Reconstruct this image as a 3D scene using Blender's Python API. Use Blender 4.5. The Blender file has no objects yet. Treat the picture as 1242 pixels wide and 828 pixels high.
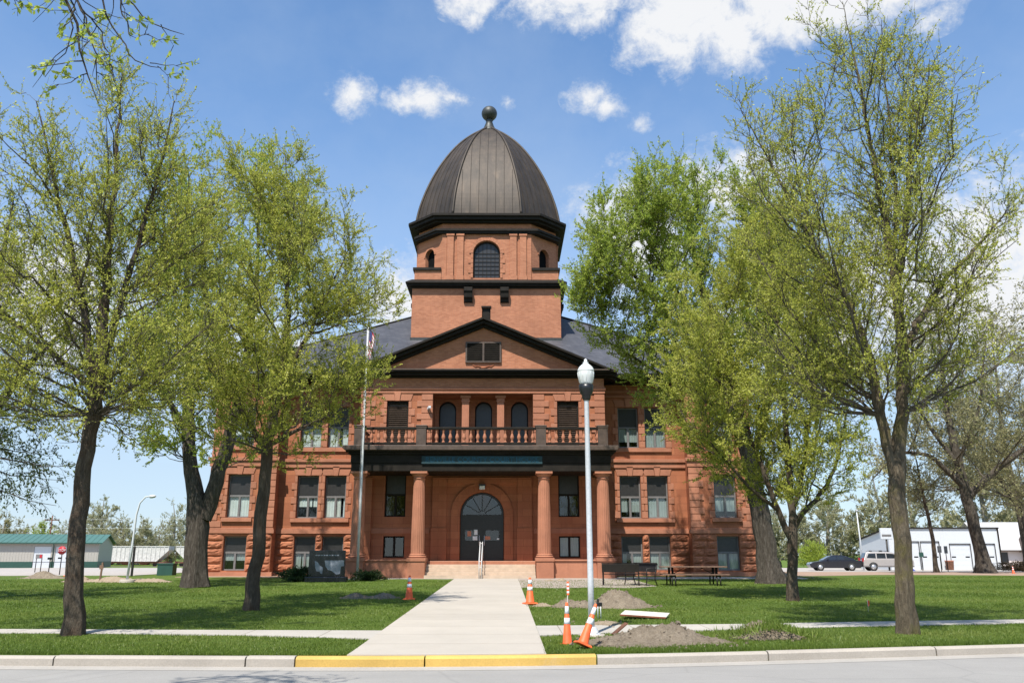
import bpy, math, random
import numpy as np
from mathutils import Vector, Matrix
R = math.radians
rnd = random.Random(5)
scene = bpy.context.scene
COL = scene.collection

# ------------------------------------------------------------------ helpers
class MB:
    """collects faces and links them as one mesh object"""
    def __init__(s): s.v = []; s.f = []; s.m = []; s.sm = []; s.cuts = []
    def cut(s): s.cuts.append((len(s.v), len(s.f)))      # what follows becomes a piece of its own
    def pieces(s):
        c = [q for q in s.cuts if q[1] > 0]; b = [(0, 0)] + c + [(len(s.v), len(s.f))]; out = []
        for (v0, f0), (v1, f1) in zip(b[:-1], b[1:]):
            if f1 > f0:
                q = MB(); q.v = s.v[v0:v1]; q.f = [tuple(i-v0 for i in f) for f in s.f[f0:f1]]; q.m = s.m[f0:f1]; q.sm = s.sm[f0:f1]; out.append(q)
        return out
    def add(s, verts, faces, m=0, smooth=False):
        o = len(s.v); s.v.extend(tuple(map(float, p)) for p in verts)
        for f in faces:
            s.f.append(tuple(i + o for i in f)); s.m.append(m); s.sm.append(smooth)
    def quad(s, a, b, c, d, m=0): s.add([a, b, c, d], [(0, 1, 2, 3)], m)
    def box(s, x0, x1, y0, y1, z0, z1, m=0):
        s.add([(x0,y0,z0),(x1,y0,z0),(x1,y1,z0),(x0,y1,z0),(x0,y0,z1),(x1,y0,z1),(x1,y1,z1),(x0,y1,z1)],
              [(0,3,2,1),(4,5,6,7),(0,1,5,4),(1,2,6,5),(2,3,7,6),(3,0,4,7)], m)
    def obox(s, c, ax, ay, az, m=0):
        c, ax, ay, az = map(Vector, (c, ax, ay, az)); v = []
        for k in (-1, 1):
            for i, j in ((-1,-1),(1,-1),(1,1),(-1,1)): v.append(c + ax*i + ay*j + az*k)
        s.add(v, [(0,3,2,1),(4,5,6,7),(0,1,5,4),(1,2,6,5),(2,3,7,6),(3,0,4,7)], m)
    def prism_y(s, poly, y0, y1, m=0):      # polygon in (x, z) pushed along y
        n = len(poly); v = [(x, y0, z) for x, z in poly] + [(x, y1, z) for x, z in poly]
        s.add(v, [tuple(range(n)), tuple(range(2*n-1, n-1, -1))] + [(i, n+i, n+(i+1) % n, (i+1) % n) for i in range(n)], m)
    def prism_z(s, poly, z0, z1, m=0):
        n = len(poly); v = [(x, y, z0) for x, y in poly] + [(x, y, z1) for x, y in poly]
        s.add(v, [tuple(range(n-1, -1, -1)), tuple(range(n, 2*n))] + [(i, (i+1) % n, n+(i+1) % n, n+i) for i in range(n)], m)
    def loft_z(s, rings, m=0, smooth=False, caps=True):   # list of (polygon xy, z)
        n = len(rings[0][0]); v = []; f = []
        for poly, z in rings: v += [(x, y, z) for x, y in poly]
        for k in range(len(rings)-1):
            for i in range(n): f.append((k*n+i, k*n+(i+1) % n, (k+1)*n+(i+1) % n, (k+1)*n+i))
        if caps: f += [tuple(range(n-1, -1, -1)), tuple(range((len(rings)-1)*n, len(rings)*n))]
        s.add(v, f, m, smooth)
    def tube(s, pts, r, sides=8, m=0, smooth=True, caps=True):
        pts = [Vector(p) for p in pts]; n = len(pts); rs = r if isinstance(r, (list, tuple)) else [r]*n
        v = []; f = []; ref = None
        for i, p in enumerate(pts):
            t = (pts[min(i+1, n-1)] - pts[max(i-1, 0)]).normalized()
            if ref is None: ref = Vector((1,0,0)) if abs(t.x) < .8 else Vector((0,1,0))
            u = (ref - t*ref.dot(t)).normalized(); w = t.cross(u); ref = u
            for k in range(sides):
                a = 2*math.pi*k/sides; v.append(p + (u*math.cos(a) + w*math.sin(a))*rs[i])
        for i in range(n-1):
            for k in range(sides): f.append((i*sides+k, i*sides+(k+1) % sides, (i+1)*sides+(k+1) % sides, (i+1)*sides+k))
        if caps: f += [tuple(range(sides-1, -1, -1)), tuple(range((n-1)*sides, n*sides))]
        s.add(v, f, m, smooth)
    def lathe(s, prof, c=(0,0), seg=24, m=0, smooth=True, flute=0, caps=True):
        v = []; f = []
        for r, z in prof:
            for k in range(seg):
                a = 2*math.pi*k/seg; rr = r*(1-(flute if k % 2 else 0)); v.append((c[0]+rr*math.cos(a), c[1]+rr*math.sin(a), z))
        for i in range(len(prof)-1):
            for k in range(seg): f.append((i*seg+k, i*seg+(k+1) % seg, (i+1)*seg+(k+1) % seg, (i+1)*seg+k))
        if caps: f += [tuple(range(seg-1, -1, -1)), tuple(range((len(prof)-1)*seg, len(prof)*seg))]
        s.add(v, f, m, smooth)
    def xform(s, M, start=0):
        for i in range(start, len(s.v)): s.v[i] = tuple(M @ Vector(s.v[i]))
    def build(s, name, mats, parent=None, org=None, bevel=0, merge=False):
        if org is None: org = Vector(parent['org']) if parent is not None and 'org' in parent else Vector((0,0,0))
        me = bpy.data.meshes.new(name)
        me.from_pydata([(x-org[0], y-org[1], z-org[2]) for x, y, z in s.v], [], s.f)
        for m in (mats if isinstance(mats, (list, tuple)) else [mats]): me.materials.append(m)
        me.polygons.foreach_set('material_index', s.m); me.polygons.foreach_set('use_smooth', s.sm)
        me.update()
        ob = bpy.data.objects.new(name, me); COL.objects.link(ob)
        if parent is not None: ob.parent = parent
        elif any(org): ob.location = org
        if bevel:
            b = ob.modifiers.new('bevel', 'BEVEL'); b.width = bevel; b.segments = 2; b.limit_method = 'ANGLE'; b.angle_limit = R(40)
        return ob

def np_mesh(name, V, F, mat, parent=None, smooth=False, tint=None):
    me = bpy.data.meshes.new(name); F = np.asarray(F, dtype=np.int32); n, k = F.shape
    me.vertices.add(len(V)); me.vertices.foreach_set('co', np.asarray(V, dtype=np.float32).ravel())
    me.loops.add(n*k); me.loops.foreach_set('vertex_index', F.ravel())
    me.polygons.add(n); me.polygons.foreach_set('loop_start', np.arange(0, n*k, k, dtype=np.int32))
    me.polygons.foreach_set('loop_total', np.full(n, k, dtype=np.int32))
    if smooth: me.polygons.foreach_set('use_smooth', np.ones(n, dtype=bool))
    if tint is not None:
        a = me.attributes.new('tint', 'FLOAT', 'FACE'); a.data.foreach_set('value', np.asarray(tint, dtype=np.float32))
    me.update(calc_edges=True); me.materials.append(mat)
    ob = bpy.data.objects.new(name, me); COL.objects.link(ob)
    if parent is not None: ob.parent = parent
    return ob

def tag(o, label=None, cat=None, group=None, kind=None):
    if label: o['label'] = label
    if cat: o['category'] = cat
    if group: o['group'] = group
    if kind: o['kind'] = kind
    return o

def thing(name, label, cat, loc, rz=0, group=None):
    o = bpy.data.objects.new(name, None); COL.objects.link(o); o.location = loc; o.rotation_euler = (0, 0, rz)
    o.empty_display_size = .3
    return tag(o, label, cat, group)

def dup(o, parent=None, loc=None, rz=None, label=None):
    c = o.copy(); COL.objects.link(c)
    if parent is not None: c.parent = parent
    if loc is not None: c.location = loc
    if rz is not None: c.rotation_euler = (0, 0, rz)
    if label: c['label'] = label
    for ch in list(o.children): dup(ch, c)
    return c

# ------------------------------------------------------------------ materials
def newmat(name):
    m = bpy.data.materials.new(name); m.use_nodes = True; nt = m.node_tree
    return m, nt, nt.nodes['Principled BSDF']
def N(nt, t, **kw):
    n = nt.nodes.new(t)
    for k, v in kw.items():
        if k in n.inputs.keys(): n.inputs[k].default_value = v
        else: setattr(n, k, v)
    return n
def ramp(nt, fac, stops):
    r = nt.nodes.new('ShaderNodeValToRGB'); e = r.color_ramp.elements
    while len(e) < len(stops): e.new(.5)
    for i, (p, c) in enumerate(stops): e[i].position = p; e[i].color = (c[0], c[1], c[2], 1) if not isinstance(c, float) else (c, c, c, 1)
    nt.links.new(fac, r.inputs[0]); return r.outputs[0]
def mixc(nt, fac, a, b, mode='MIX'):
    m = nt.nodes.new('ShaderNodeMix'); m.data_type = 'RGBA'; m.blend_type = mode
    for sock, v in ((m.inputs[0], fac), (m.inputs[6], a), (m.inputs[7], b)):
        if hasattr(v, 'is_linked'): nt.links.new(v, sock)
        elif isinstance(v, (int, float)): sock.default_value = v
        else: sock.default_value = (v[0], v[1], v[2], 1)
    return m.outputs[2]
def noise(nt, scale, detail=6, rough=.6, vec=None, dist=0):
    n = N(nt, 'ShaderNodeTexNoise', Scale=scale, Detail=detail, Roughness=rough, Distortion=dist)
    if vec is not None: nt.links.new(vec, n.inputs['Vector'])
    return n.outputs['Fac']
def objvec(nt, scale=None):
    tc = nt.nodes.new('ShaderNodeTexCoord'); v = tc.outputs['Object']
    if scale:
        mp = nt.nodes.new('ShaderNodeMapping'); mp.inputs['Scale'].default_value = scale; nt.links.new(v, mp.inputs[0]); v = mp.outputs[0]
    return v
def bump(nt, bs, h, strength=.3, dist=.02):
    b = N(nt, 'ShaderNodeBump', Strength=strength, Distance=dist); nt.links.new(h, b.inputs['Height']); nt.links.new(b.outputs[0], bs.inputs['Normal'])

def simple(name, col, rough=.6, metal=0, var=.25, scale=8, bumpk=0, spec=.5):
    m, nt, bs = newmat(name); v = objvec(nt); f = noise(nt, scale, vec=v)
    a = tuple(c*(1-var) for c in col); b = tuple(min(1, c*(1+var)) for c in col)
    nt.links.new(ramp(nt, f, [(.3, a), (.7, b)]), bs.inputs['Base Color'])
    bs.inputs['Roughness'].default_value = rough; bs.inputs['Metallic'].default_value = metal; bs.inputs['Specular IOR Level'].default_value = spec
    if bumpk: bump(nt, bs, noise(nt, scale*4, vec=v), bumpk, .02)
    return m

def masonry(name, c1, c2, mort, bw, bh, ms, var, blot, bumpk=.4):
    m, nt, bs = newmat(name)
    tc = nt.nodes.new('ShaderNodeTexCoord'); sp = nt.nodes.new('ShaderNodeSeparateXYZ'); nt.links.new(tc.outputs['Object'], sp.inputs[0])
    ad = N(nt, 'ShaderNodeMath', operation='ADD'); nt.links.new(sp.outputs[0], ad.inputs[0]); nt.links.new(sp.outputs[1], ad.inputs[1])
    cb = nt.nodes.new('ShaderNodeCombineXYZ'); nt.links.new(ad.outputs[0], cb.inputs[0]); nt.links.new(sp.outputs[2], cb.inputs[1])
    br = nt.nodes.new('ShaderNodeTexBrick'); nt.links.new(cb.outputs[0], br.inputs['Vector'])
    br.inputs['Color1'].default_value = (*c1, 1); br.inputs['Color2'].default_value = (*c2, 1); br.inputs['Mortar'].default_value = (*mort, 1)
    br.inputs['Scale'].default_value = 1; br.inputs['Brick Width'].default_value = bw; br.inputs['Row Height'].default_value = bh
    br.inputs['Mortar Size'].default_value = ms; br.inputs['Mortar Smooth'].default_value = .3
    f = noise(nt, blot, 8, .65, tc.outputs['Object'])
    c = mixc(nt, 1.0, br.outputs['Color'], ramp(nt, f, [(.28, (1-var,)*3), (.72, (1+var*.5,)*3)]), 'MULTIPLY')
    mp = nt.nodes.new('ShaderNodeMapping'); mp.inputs['Scale'].default_value = (2.2, 2.2, .22); nt.links.new(tc.outputs['Object'], mp.inputs[0])
    st = noise(nt, 1.0, 5, .7, mp.outputs[0])
    c = mixc(nt, ramp(nt, st, [(.52, 0.0), (.72, .38)]), c, tuple(k*.55 for k in c1))     # rain streaks down the stone
    nt.links.new(c, bs.inputs['Base Color']); bs.inputs['Roughness'].default_value = .88; bs.inputs['Specular IOR Level'].default_value = .25
    bump(nt, bs, noise(nt, 14, 8, .7, tc.outputs['Object']), bumpk, .03)
    return m

M = {}
M['brick'] = masonry('orange_brick', (.50,.205,.108), (.385,.145,.074), (.38,.20,.135), .22, .075, .009, .22, .5, .2)
M['stone'] = masonry('red_sandstone', (.41,.155,.077), (.325,.115,.058), (.20,.072,.04), 1.1, .38, .008, .22, .8, .35)
M['smooth_stone'] = masonry('dressed_sandstone', (.43,.185,.11), (.385,.158,.093), (.30,.115,.07), 2.2, 4.0, .004, .22, 1.3, .3)
M['rock'] = masonry('rock_faced_sandstone', (.43,.168,.088), (.355,.13,.068), (.30,.115,.07), .8, .38, .002, .3, 2.2, .8)
M['trim'] = simple('dark_bronze_paint', (.019,.0155,.012), .65, 0, .3, 3, spec=.15)
M['trim2'] = simple('brown_painted_rail', (.075,.05,.036), .55, 0, .3, 4)
M['slate'] = None
def slate():
    m, nt, bs = newmat('grey_slate'); v = objvec(nt)
    sp = nt.nodes.new('ShaderNodeSeparateXYZ'); nt.links.new(v, sp.inputs[0])
    cb = nt.nodes.new('ShaderNodeCombineXYZ'); ad = N(nt, 'ShaderNodeMath', operation='ADD')
    nt.links.new(sp.outputs[0], ad.inputs[0]); nt.links.new(sp.outputs[1], ad.inputs[1]); nt.links.new(ad.outputs[0], cb.inputs[0]); nt.links.new(sp.outputs[2], cb.inputs[1])
    br = nt.nodes.new('ShaderNodeTexBrick'); nt.links.new(cb.outputs[0], br.inputs['Vector'])
    br.inputs['Color1'].default_value = (.050,.050,.057,1); br.inputs['Color2'].default_value = (.072,.072,.079,1); br.inputs['Mortar'].default_value = (.03,.03,.035,1)
    br.inputs['Scale'].default_value = 1; br.inputs['Brick Width'].default_value = .3; br.inputs['Row Height'].default_value = .12; br.inputs['Mortar Size'].default_value = .008
    c = mixc(nt, 1.0, br.outputs[0], ramp(nt, noise(nt, .7, vec=v), [(.3, (.75,.75,.75)), (.7, (1.25,1.25,1.25))]), 'MULTIPLY')
    nt.links.new(c, bs.inputs['Base Color']); bs.inputs['Roughness'].default_value = .55
    return m
M['slate'] = slate()
def dome_mat():
    m, nt, bs = newmat('weathered_copper'); v = objvec(nt, (3.0, 3.0, .35))
    f = noise(nt, .8, 8, .7, v); v2 = objvec(nt); g = noise(nt, .6, 5, .6, v2)
    c = ramp(nt, f, [(.3, (.026,.0195,.0135)), (.55, (.050,.037,.026)), (.8, (.105,.075,.050))])
    c = mixc(nt, ramp(nt, g, [(.45, 0.0), (.7, .5)]), c, (.08,.057,.038))
    nt.links.new(c, bs.inputs['Base Color']); bs.inputs['Roughness'].default_value = .6; bs.inputs['Metallic'].default_value = .3
    bump(nt, bs, g, .15, .05); return m
M['dome'] = dome_mat()
M['patina'] = simple('grey_lead_ball', (.040,.043,.040), .5, .2, .3, 6)
M['frame'] = simple('grey_window_frame', (.16,.15,.145), .5, 0, .15)
M['panel'] = simple('dark_window_panel', (.030,.028,.027), .35, 0, .2)
M['blind'] = simple('pale_blind', (.40,.43,.41), .8, 0, .12, 1.5)
M['curtain'] = simple('white_curtain', (.80,.80,.76), .8, 0, .08, 2)
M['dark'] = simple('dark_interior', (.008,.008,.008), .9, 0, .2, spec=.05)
M['door'] = simple('dark_bronze_door', (.020,.017,.015), .35, .2, .2)
M['paper'] = simple('notice_paper', (.75,.78,.78), .8, 0, .06)
M['paper_red'] = simple('red_notice', (.5,.2,.12), .8, 0, .15)
M['teal'] = simple('teal_sign_panel', (.010,.042,.052), .7, 0, .3, 2)
M['teal2'] = simple('blue_sign_letters', (.008,.085,.14), .7, 0, .3, 3)
M['step'] = simple('tan_limestone', (.50,.38,.28), .85, 0, .14, 3, .15)
M['white'] = simple('white_paint', (.58,.60,.62), .5, 0, .05)
M['steel'] = simple('galvanised_steel', (.60,.61,.62), .45, .15, .12, 20)
M['alu'] = simple('grey_pole_metal', (.60,.60,.59), .5, .1, .1, 10)
M['black'] = simple('black_enamel', (.012,.013,.014), .35, 0, .2)
M['iron'] = simple('black_iron', (.022,.019,.017), .5, .3, .3)
M['orange'] = simple('orange_plastic', (.84,.125,.03), .55, 0, .22, 7)
M['reflect'] = simple('white_reflective_band', (.74,.76,.78), .4, 0, .08, 14)
M['rubber'] = simple('black_rubber', (.02,.02,.02), .7, 0, .2)
M['granite'] = simple('black_granite', (.014,.015,.018), .18, 0, .5, 40)
M['granite2'] = simple('pale_grey_granite', (.20,.22,.26), .35, 0, .2, 20)
M['wood'] = simple('weathered_brown_wood', (.17,.10,.065), .75, 0, .35, 6, .2)
M['yellow'] = None
M['red'] = simple('red_sign_face', (.42,.02,.03), .5, 0, .1)
M['siding'] = simple('beige_metal_siding', (.38,.355,.31), .6, 0, .06)
M['green_metal'] = simple('green_metal_roof', (.062,.145,.115), .5, 0, .1, 3)
M['green_dark'] = simple('green_metal_band', (.022,.07,.052), .5, 0, .1, 3)
M['hopper'] = simple('grey_hopper_paint', (.52,.50,.47), .6, 0, .25, 2)
M['rust'] = simple('rusty_brown', (.13,.055,.03), .8, 0, .5, 5)
M['asphalt_roof'] = simple('light_grey_shingles', (.46,.45,.44), .85, 0, .12, 6)
M['cream'] = simple('pale_pink_siding', (.66,.58,.54), .7, 0, .06)
M['ply'] = simple('white_board', (.55,.51,.44), .7, 0, .1, 4)
M['ply_edge'] = simple('rusty_board_edge', (.20,.06,.03), .8, 0, .3, 8)
M['glass_car'] = simple('dark_car_glass', (.015,.018,.02), .06, 0, .1, spec=.9)
M['car_black'] = simple('black_car_paint', (.012,.013,.02), .16, .2, .1, spec=.8)
M['car_silver'] = simple('silver_car_paint', (.50,.46,.43), .28, .5, .05)
M['rim'] = simple('alloy_rim', (.55,.55,.56), .3, .8, .1)
M['lightred'] = simple('red_tail_lamp', (.35,.015,.02), .2, 0, .1)
M['lightclear'] = simple('clear_headlamp', (.75,.76,.78), .12, 0, .05)
M['blue'] = simple('blue_sheet', (.05,.06,.30), .6, 0, .3)
M['flag'] = None

def glass():
    m, nt, bs = newmat('window_glass'); nt.nodes.remove(bs); out = nt.nodes['Material Output']
    tr = N(nt, 'ShaderNodeBsdfTransparent'); tr.inputs[0].default_value = (.72,.78,.77,1)
    gl = N(nt, 'ShaderNodeBsdfGlossy', Roughness=.03); mx = N(nt, 'ShaderNodeMixShader'); mx.inputs[0].default_value = .10
    nt.links.new(tr.outputs[0], mx.inputs[1]); nt.links.new(gl.outputs[0], mx.inputs[2]); nt.links.new(mx.outputs[0], out.inputs[0]); return m
M['glass'] = glass()
def globe():
    m, nt, bs = newmat('milky_lamp_globe'); bs.inputs['Base Color'].default_value = (.86,.87,.84,1); bs.inputs['Roughness'].default_value = .12
    bs.inputs['Subsurface Weight'].default_value = .3; bs.inputs['Subsurface Radius'].default_value = (.05,.05,.05)
    bs.inputs['Transmission Weight'].default_value = .25; return m
M['globe'] = globe()
def leaf(name, c0, c1, c2):
    m, nt, bs = newmat(name); nt.nodes.remove(bs); out = nt.nodes['Material Output']
    at = N(nt, 'ShaderNodeAttribute', attribute_name='tint'); col = ramp(nt, at.outputs['Fac'], [(0., c0), (.5, c1), (1., c2)])
    d = N(nt, 'ShaderNodeBsdfDiffuse'); t = N(nt, 'ShaderNodeBsdfTranslucent'); g = N(nt, 'ShaderNodeBsdfGlossy', Roughness=.45); g.inputs[0].default_value = (.5,.5,.5,1)
    mx = N(nt, 'ShaderNodeMixShader'); mx.inputs[0].default_value = .50; mg = N(nt, 'ShaderNodeMixShader'); mg.inputs[0].default_value = .03
    nt.links.new(col, d.inputs[0]); nt.links.new(col, t.inputs[0])
    nt.links.new(d.outputs[0], mx.inputs[1]); nt.links.new(t.outputs[0], mx.inputs[2])
    nt.links.new(mx.outputs[0], mg.inputs[1]); nt.links.new(g.outputs[0], mg.inputs[2]); nt.links.new(mg.outputs[0], out.inputs[0]); return m
M['leaf_a'] = leaf('spring_leaf_yellow_green', (.31,.35,.052), (.47,.49,.082), (.61,.59,.13))
M['leaf_b'] = leaf('spring_leaf_green', (.25,.33,.05), (.38,.46,.07), (.50,.55,.11))
M['leaf_c'] = leaf('spring_leaf_olive', (.24,.225,.11), (.35,.33,.16), (.44,.41,.21))
M['leaf_d'] = leaf('haze_toned_leaf', (.30,.30,.16), (.42,.41,.23), (.50,.47,.28))  # far-tree leaves, paled and greyed to carry distance haze in the colour
M['leaf_e'] = leaf('young_leaf_dark', (.06,.09,.03), (.11,.15,.04), (.2,.24,.06))
M['juniper'] = leaf('juniper_green', (.02,.04,.015), (.035,.07,.02), (.06,.10,.03))
M['brown_bush'] = leaf('brown_twig_leaf', (.07,.05,.03), (.12,.085,.05), (.16,.12,.07))
M['grass_blade'] = leaf('grass_blade', (.10,.155,.024), (.165,.235,.036), (.27,.31,.075))
def bark(name, a, b, c, patch=None):
    m, nt, bs = newmat(name); v = objvec(nt, (1, 1, .22)); f = noise(nt, 16, 8, .7, v); v2 = objvec(nt); g = noise(nt, 2.2, 6, .6, v2)
    col = ramp(nt, f, [(.3, a), (.52, b), (.72, c)])
    if patch: col = mixc(nt, ramp(nt, g, [(.5, 0.0), (.62, .75)]), col, patch)
    nt.links.new(col, bs.inputs['Base Color']); bs.inputs['Roughness'].default_value = .92; bs.inputs['Specular IOR Level'].default_value = .2
    bump(nt, bs, f, 1.0, .09); return m
M['bark_a'] = bark('grey_brown_bark', (.05,.038,.027), (.10,.078,.056), (.17,.138,.102), (.085,.055,.036))
M['bark_b'] = bark('lichen_bark', (.065,.05,.033), (.13,.102,.068), (.21,.175,.12), (.135,.115,.04))
M['bark_c'] = bark('old_dark_bark', (.035,.027,.02), (.085,.07,.055), (.17,.145,.118))
M['bark_t'] = bark('twig_bark', (.08,.065,.05), (.13,.11,.085), (.19,.165,.13))
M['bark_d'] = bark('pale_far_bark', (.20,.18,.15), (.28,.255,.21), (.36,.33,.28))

def lawn_mat():
    m, nt, bs = newmat('lawn'); v = objvec(nt)
    vs = objvec(nt, (1, 2.5, 1))
    a = noise(nt, .22, 5, .6, v); b = noise(nt, 2.6, 8, .75, vs); c = noise(nt, 38, 4, .8, v)
    col = ramp(nt, b, [(.25, (.066,.108,.016)), (.5, (.105,.155,.024)), (.78, (.175,.205,.045))])
    col = mixc(nt, ramp(nt, a, [(.35, 0.0), (.65, .55)]), col, (.075,.132,.018))
    col = mixc(nt, 1.0, col, ramp(nt, c, [(.25, (.55,.55,.55)), (.7, (1.3,1.3,1.3))]), 'MULTIPLY')
    d = noise(nt, .9, 6, .7, vs)
    col = mixc(nt, ramp(nt, d, [(.56, 0.0), (.74, .6)]), col, (.16,.15,.06))
    nt.links.new(col, bs.inputs['Base Color']); bs.inputs['Roughness'].default_value = .95; bs.inputs['Specular IOR Level'].default_value = .15
    bump(nt, bs, c, .9, .05); return m
M['lawn'] = lawn_mat()
def noise_col(nt, scale, vec):
    n = N(nt, 'ShaderNodeTexNoise', Scale=scale, Detail=4); nt.links.new(vec, n.inputs['Vector']); return n.outputs['Color']
def pave(name, base, var, joint=None, stain=None, fine=90, bk=.25):
    m, nt, bs = newmat(name); v = objvec(nt)
    a = noise(nt, .7, 7, .65, v); c = noise(nt, fine, 3, .8, v)
    col = ramp(nt, a, [(.3, tuple(x*(1-var) for x in base)), (.7, tuple(min(1, x*(1+var*.6)) for x in base))])
    col = mixc(nt, 1.0, col, ramp(nt, c, [(.25, (.82,.82,.82)), (.7, (1.08,1.08,1.08))]), 'MULTIPLY')
    if stain: col = mixc(nt, ramp(nt, noise(nt, 2.1, 8, .7, v), [(.58, 0.0), (.8, .5)]), col, stain)
    if joint:
        mpj = nt.nodes.new('ShaderNodeMapping'); mpj.inputs['Location'].default_value = (30.4, .35, 0); nt.links.new(v, mpj.inputs[0])
        br = nt.nodes.new('ShaderNodeTexBrick'); nt.links.new(mpj.outputs[0], br.inputs['Vector']); br.offset = 0
        br.inputs['Color1'].default_value = (1,1,1,1); br.inputs['Color2'].default_value = (.93,.93,.93,1); br.inputs['Mortar'].default_value = (.55,.52,.48,1)
        br.inputs['Scale'].default_value = 1; br.inputs['Brick Width'].default_value = joint[0]; br.inputs['Row Height'].default_value = joint[1]; br.inputs['Mortar Size'].default_value = .011
        col = mixc(nt, 1.0, col, br.outputs[0], 'MULTIPLY')
    if name.startswith('sunlit'):
        wv = mixc(nt, .12, v, noise_col(nt, 1.3, v)); vo = N(nt, 'ShaderNodeTexVoronoi', feature='DISTANCE_TO_EDGE', Scale=.33); nt.links.new(wv, vo.inputs['Vector'])
        col = mixc(nt, ramp(nt, vo.outputs['Distance'], [(.0, .2), (.010, .0)]), col, (.13,.125,.12))
        st = noise(nt, 1, 5, .7, objvec(nt, (.12, 1.4, 1))); col = mixc(nt, ramp(nt, st, [(.45, 0.0), (.75, .35)]), col, (.21,.20,.19))
    nt.links.new(col, bs.inputs['Base Color']); bs.inputs['Roughness'].default_value = .9; bs.inputs['Specular IOR Level'].default_value = .25
    bump(nt, bs, c, bk, .01); return m
M['walk'] = pave('pale_concrete_walk', (.44,.395,.335), .08, (60, 1.53), (.37,.32,.26))
M['sidewalk'] = pave('old_concrete_sidewalk', (.43,.395,.345), .12, (1.5, 40), (.42,.38,.32))
M['kerb'] = pave('worn_concrete_kerb', (.40,.355,.30), .16, None, (.30,.25,.20), 40, .4)
M['kerb_y'] = pave('worn_yellow_kerb_paint', (.56,.36,.10), .2, None, (.42,.35,.27), 40, .3)
M['asphalt'] = pave('sunlit_grey_asphalt', (.298,.284,.263), .08, None, (.25,.24,.225), 60, .4)  # pale grey of its own, with faint cracks and darker bands
M['gutter'] = pave('concrete_gutter', (.38,.35,.31), .15, None, (.3,.27,.24), 40, .3)
M['lot'] = pave('pale_gravel_lot', (.40,.36,.32), .15, None, (.38,.33,.28), 20, .3)
M['pink'] = pave('pinkish_bare_dirt', (.34,.235,.17), .2, None, (.33,.26,.17), 12, .5)
M['plaza'] = pave('pinkish_forecourt_paving', (.36,.30,.255), .10, None, (.40,.33,.27), 110, .3)
def dirt(name, a, b, c):
    m, nt, bs = newmat(name); v = objvec(nt); f = noise(nt, 5, 9, .75, v); g = noise(nt, 26, 5, .75, v)
    col = mixc(nt, .5, ramp(nt, f, [(.3, a), (.5, b), (.72, c)]), ramp(nt, g, [(.3, a), (.7, c)]))
    nt.links.new(col, bs.inputs['Base Color']); bs.inputs['Roughness'].default_value = 1; bs.inputs['Specular IOR Level'].default_value = .1
    bump(nt, bs, g, 1, .06); return m
M['dirt'] = dirt('grey_brown_soil', (.125,.095,.066), (.245,.195,.142), (.40,.335,.25))
M['sand'] = dirt('pale_sandy_soil', (.26,.19,.12), (.38,.29,.20), (.48,.40,.30))

# ------------------------------------------------------------------ ground
KX = [-600,-60,-14,-7.7,-3.15,-1.1,1.41,4.18,8.95,14,60,600]
KY = [22,16.4,13.9,13.52,13.30,13.29,13.5,13.98,15.0,16.1,26,90]
def kY(x):
    return float(sum(np.interp(x+d, KX, KY) for d in (-1.2,-.6,0,.6,1.2))/5)
def G(x, y):
    d = y - kY(x)
    z = float(np.interp(y, [14,44,56,80,100,190,400], [0,.39,.39,0,0,-1.1,-1.1]))
    return min(z, .39*d/26) if d < 26 else z
def sheet_ground():
    ds = [-170,-60,-14,-10.7,-10.6,-10.5,-.02,.10,.15] + list(np.arange(.5, 12, .5)) + list(np.arange(12, 60, 1.5)) + [62,66,70,76,84,92,100,115,130,150,170,190,230,300,450,700,1200,2500]
    xs = [-2000,-900,-500,-300,-200,-150,-120] + list(np.arange(-100, -20, 4)) + list(np.arange(-20, 20.1, .6)) + list(np.arange(24, 104, 4)) + [120,150,200,300,500,900,2000]
    V = []; F = []; rr = random.Random(2)
    for x in xs:
        k = kY(x)
        for d in ds:
            y = k+d
            if d <= -10.6: z = 0
            elif d < .09: z = -.35
            elif d < .12: z = -.03
            else: z = G(x, y) + (rr.uniform(-.012,.012) if d > .6 and abs(x) < 20 and y < 60 else 0)
            V.append((x, y, z))
    n = len(ds)
    for i in range(len(xs)-1):
        for j in range(n-1): F.append((i*n+j, (i+1)*n+j, (i+1)*n+j+1, i*n+j+1))
    o = np_mesh('ground', V, F, M['lawn'], smooth=True); tag(o, kind='structure')
sheet_ground()
def sheet_between(name, mat, xs, lo, hi, nz, lift, label=None):
    """strip between two curves y=lo(x), y=hi(x), laid on the ground"""
    mb = MB(); n = nz+1; v = []; f = []
    for x in xs:
        for j in range(n):
            y = lo(x) + (hi(x)-lo(x))*j/nz; v.append((x, y, G(x, y)+lift))
    for i in range(len(xs)-1):
        for j in range(nz): f.append((i*n+j, (i+1)*n+j, (i+1)*n+j+1, i*n+j+1))
    k = len(v)   # skirts
    for i in range(len(xs)):
        for j in (0, nz): x, y, z = v[i*n+j]; v.append((x, y, z-.12))
    for i in range(len(xs)-1):
        f.append((i*n, k+2*i, k+2*i+2, (i+1)*n)); f.append((i*n+nz, (i+1)*n+nz, k+2*i+3, k+2*i+1))
    for i in (0, len(xs)-1):
        for j in range(nz): pass
    mb.add(v, f); return tag(mb.build(name, mat), kind='structure')
def arr(a, b, st): return list(np.arange(a, b+1e-6, st))
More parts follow.
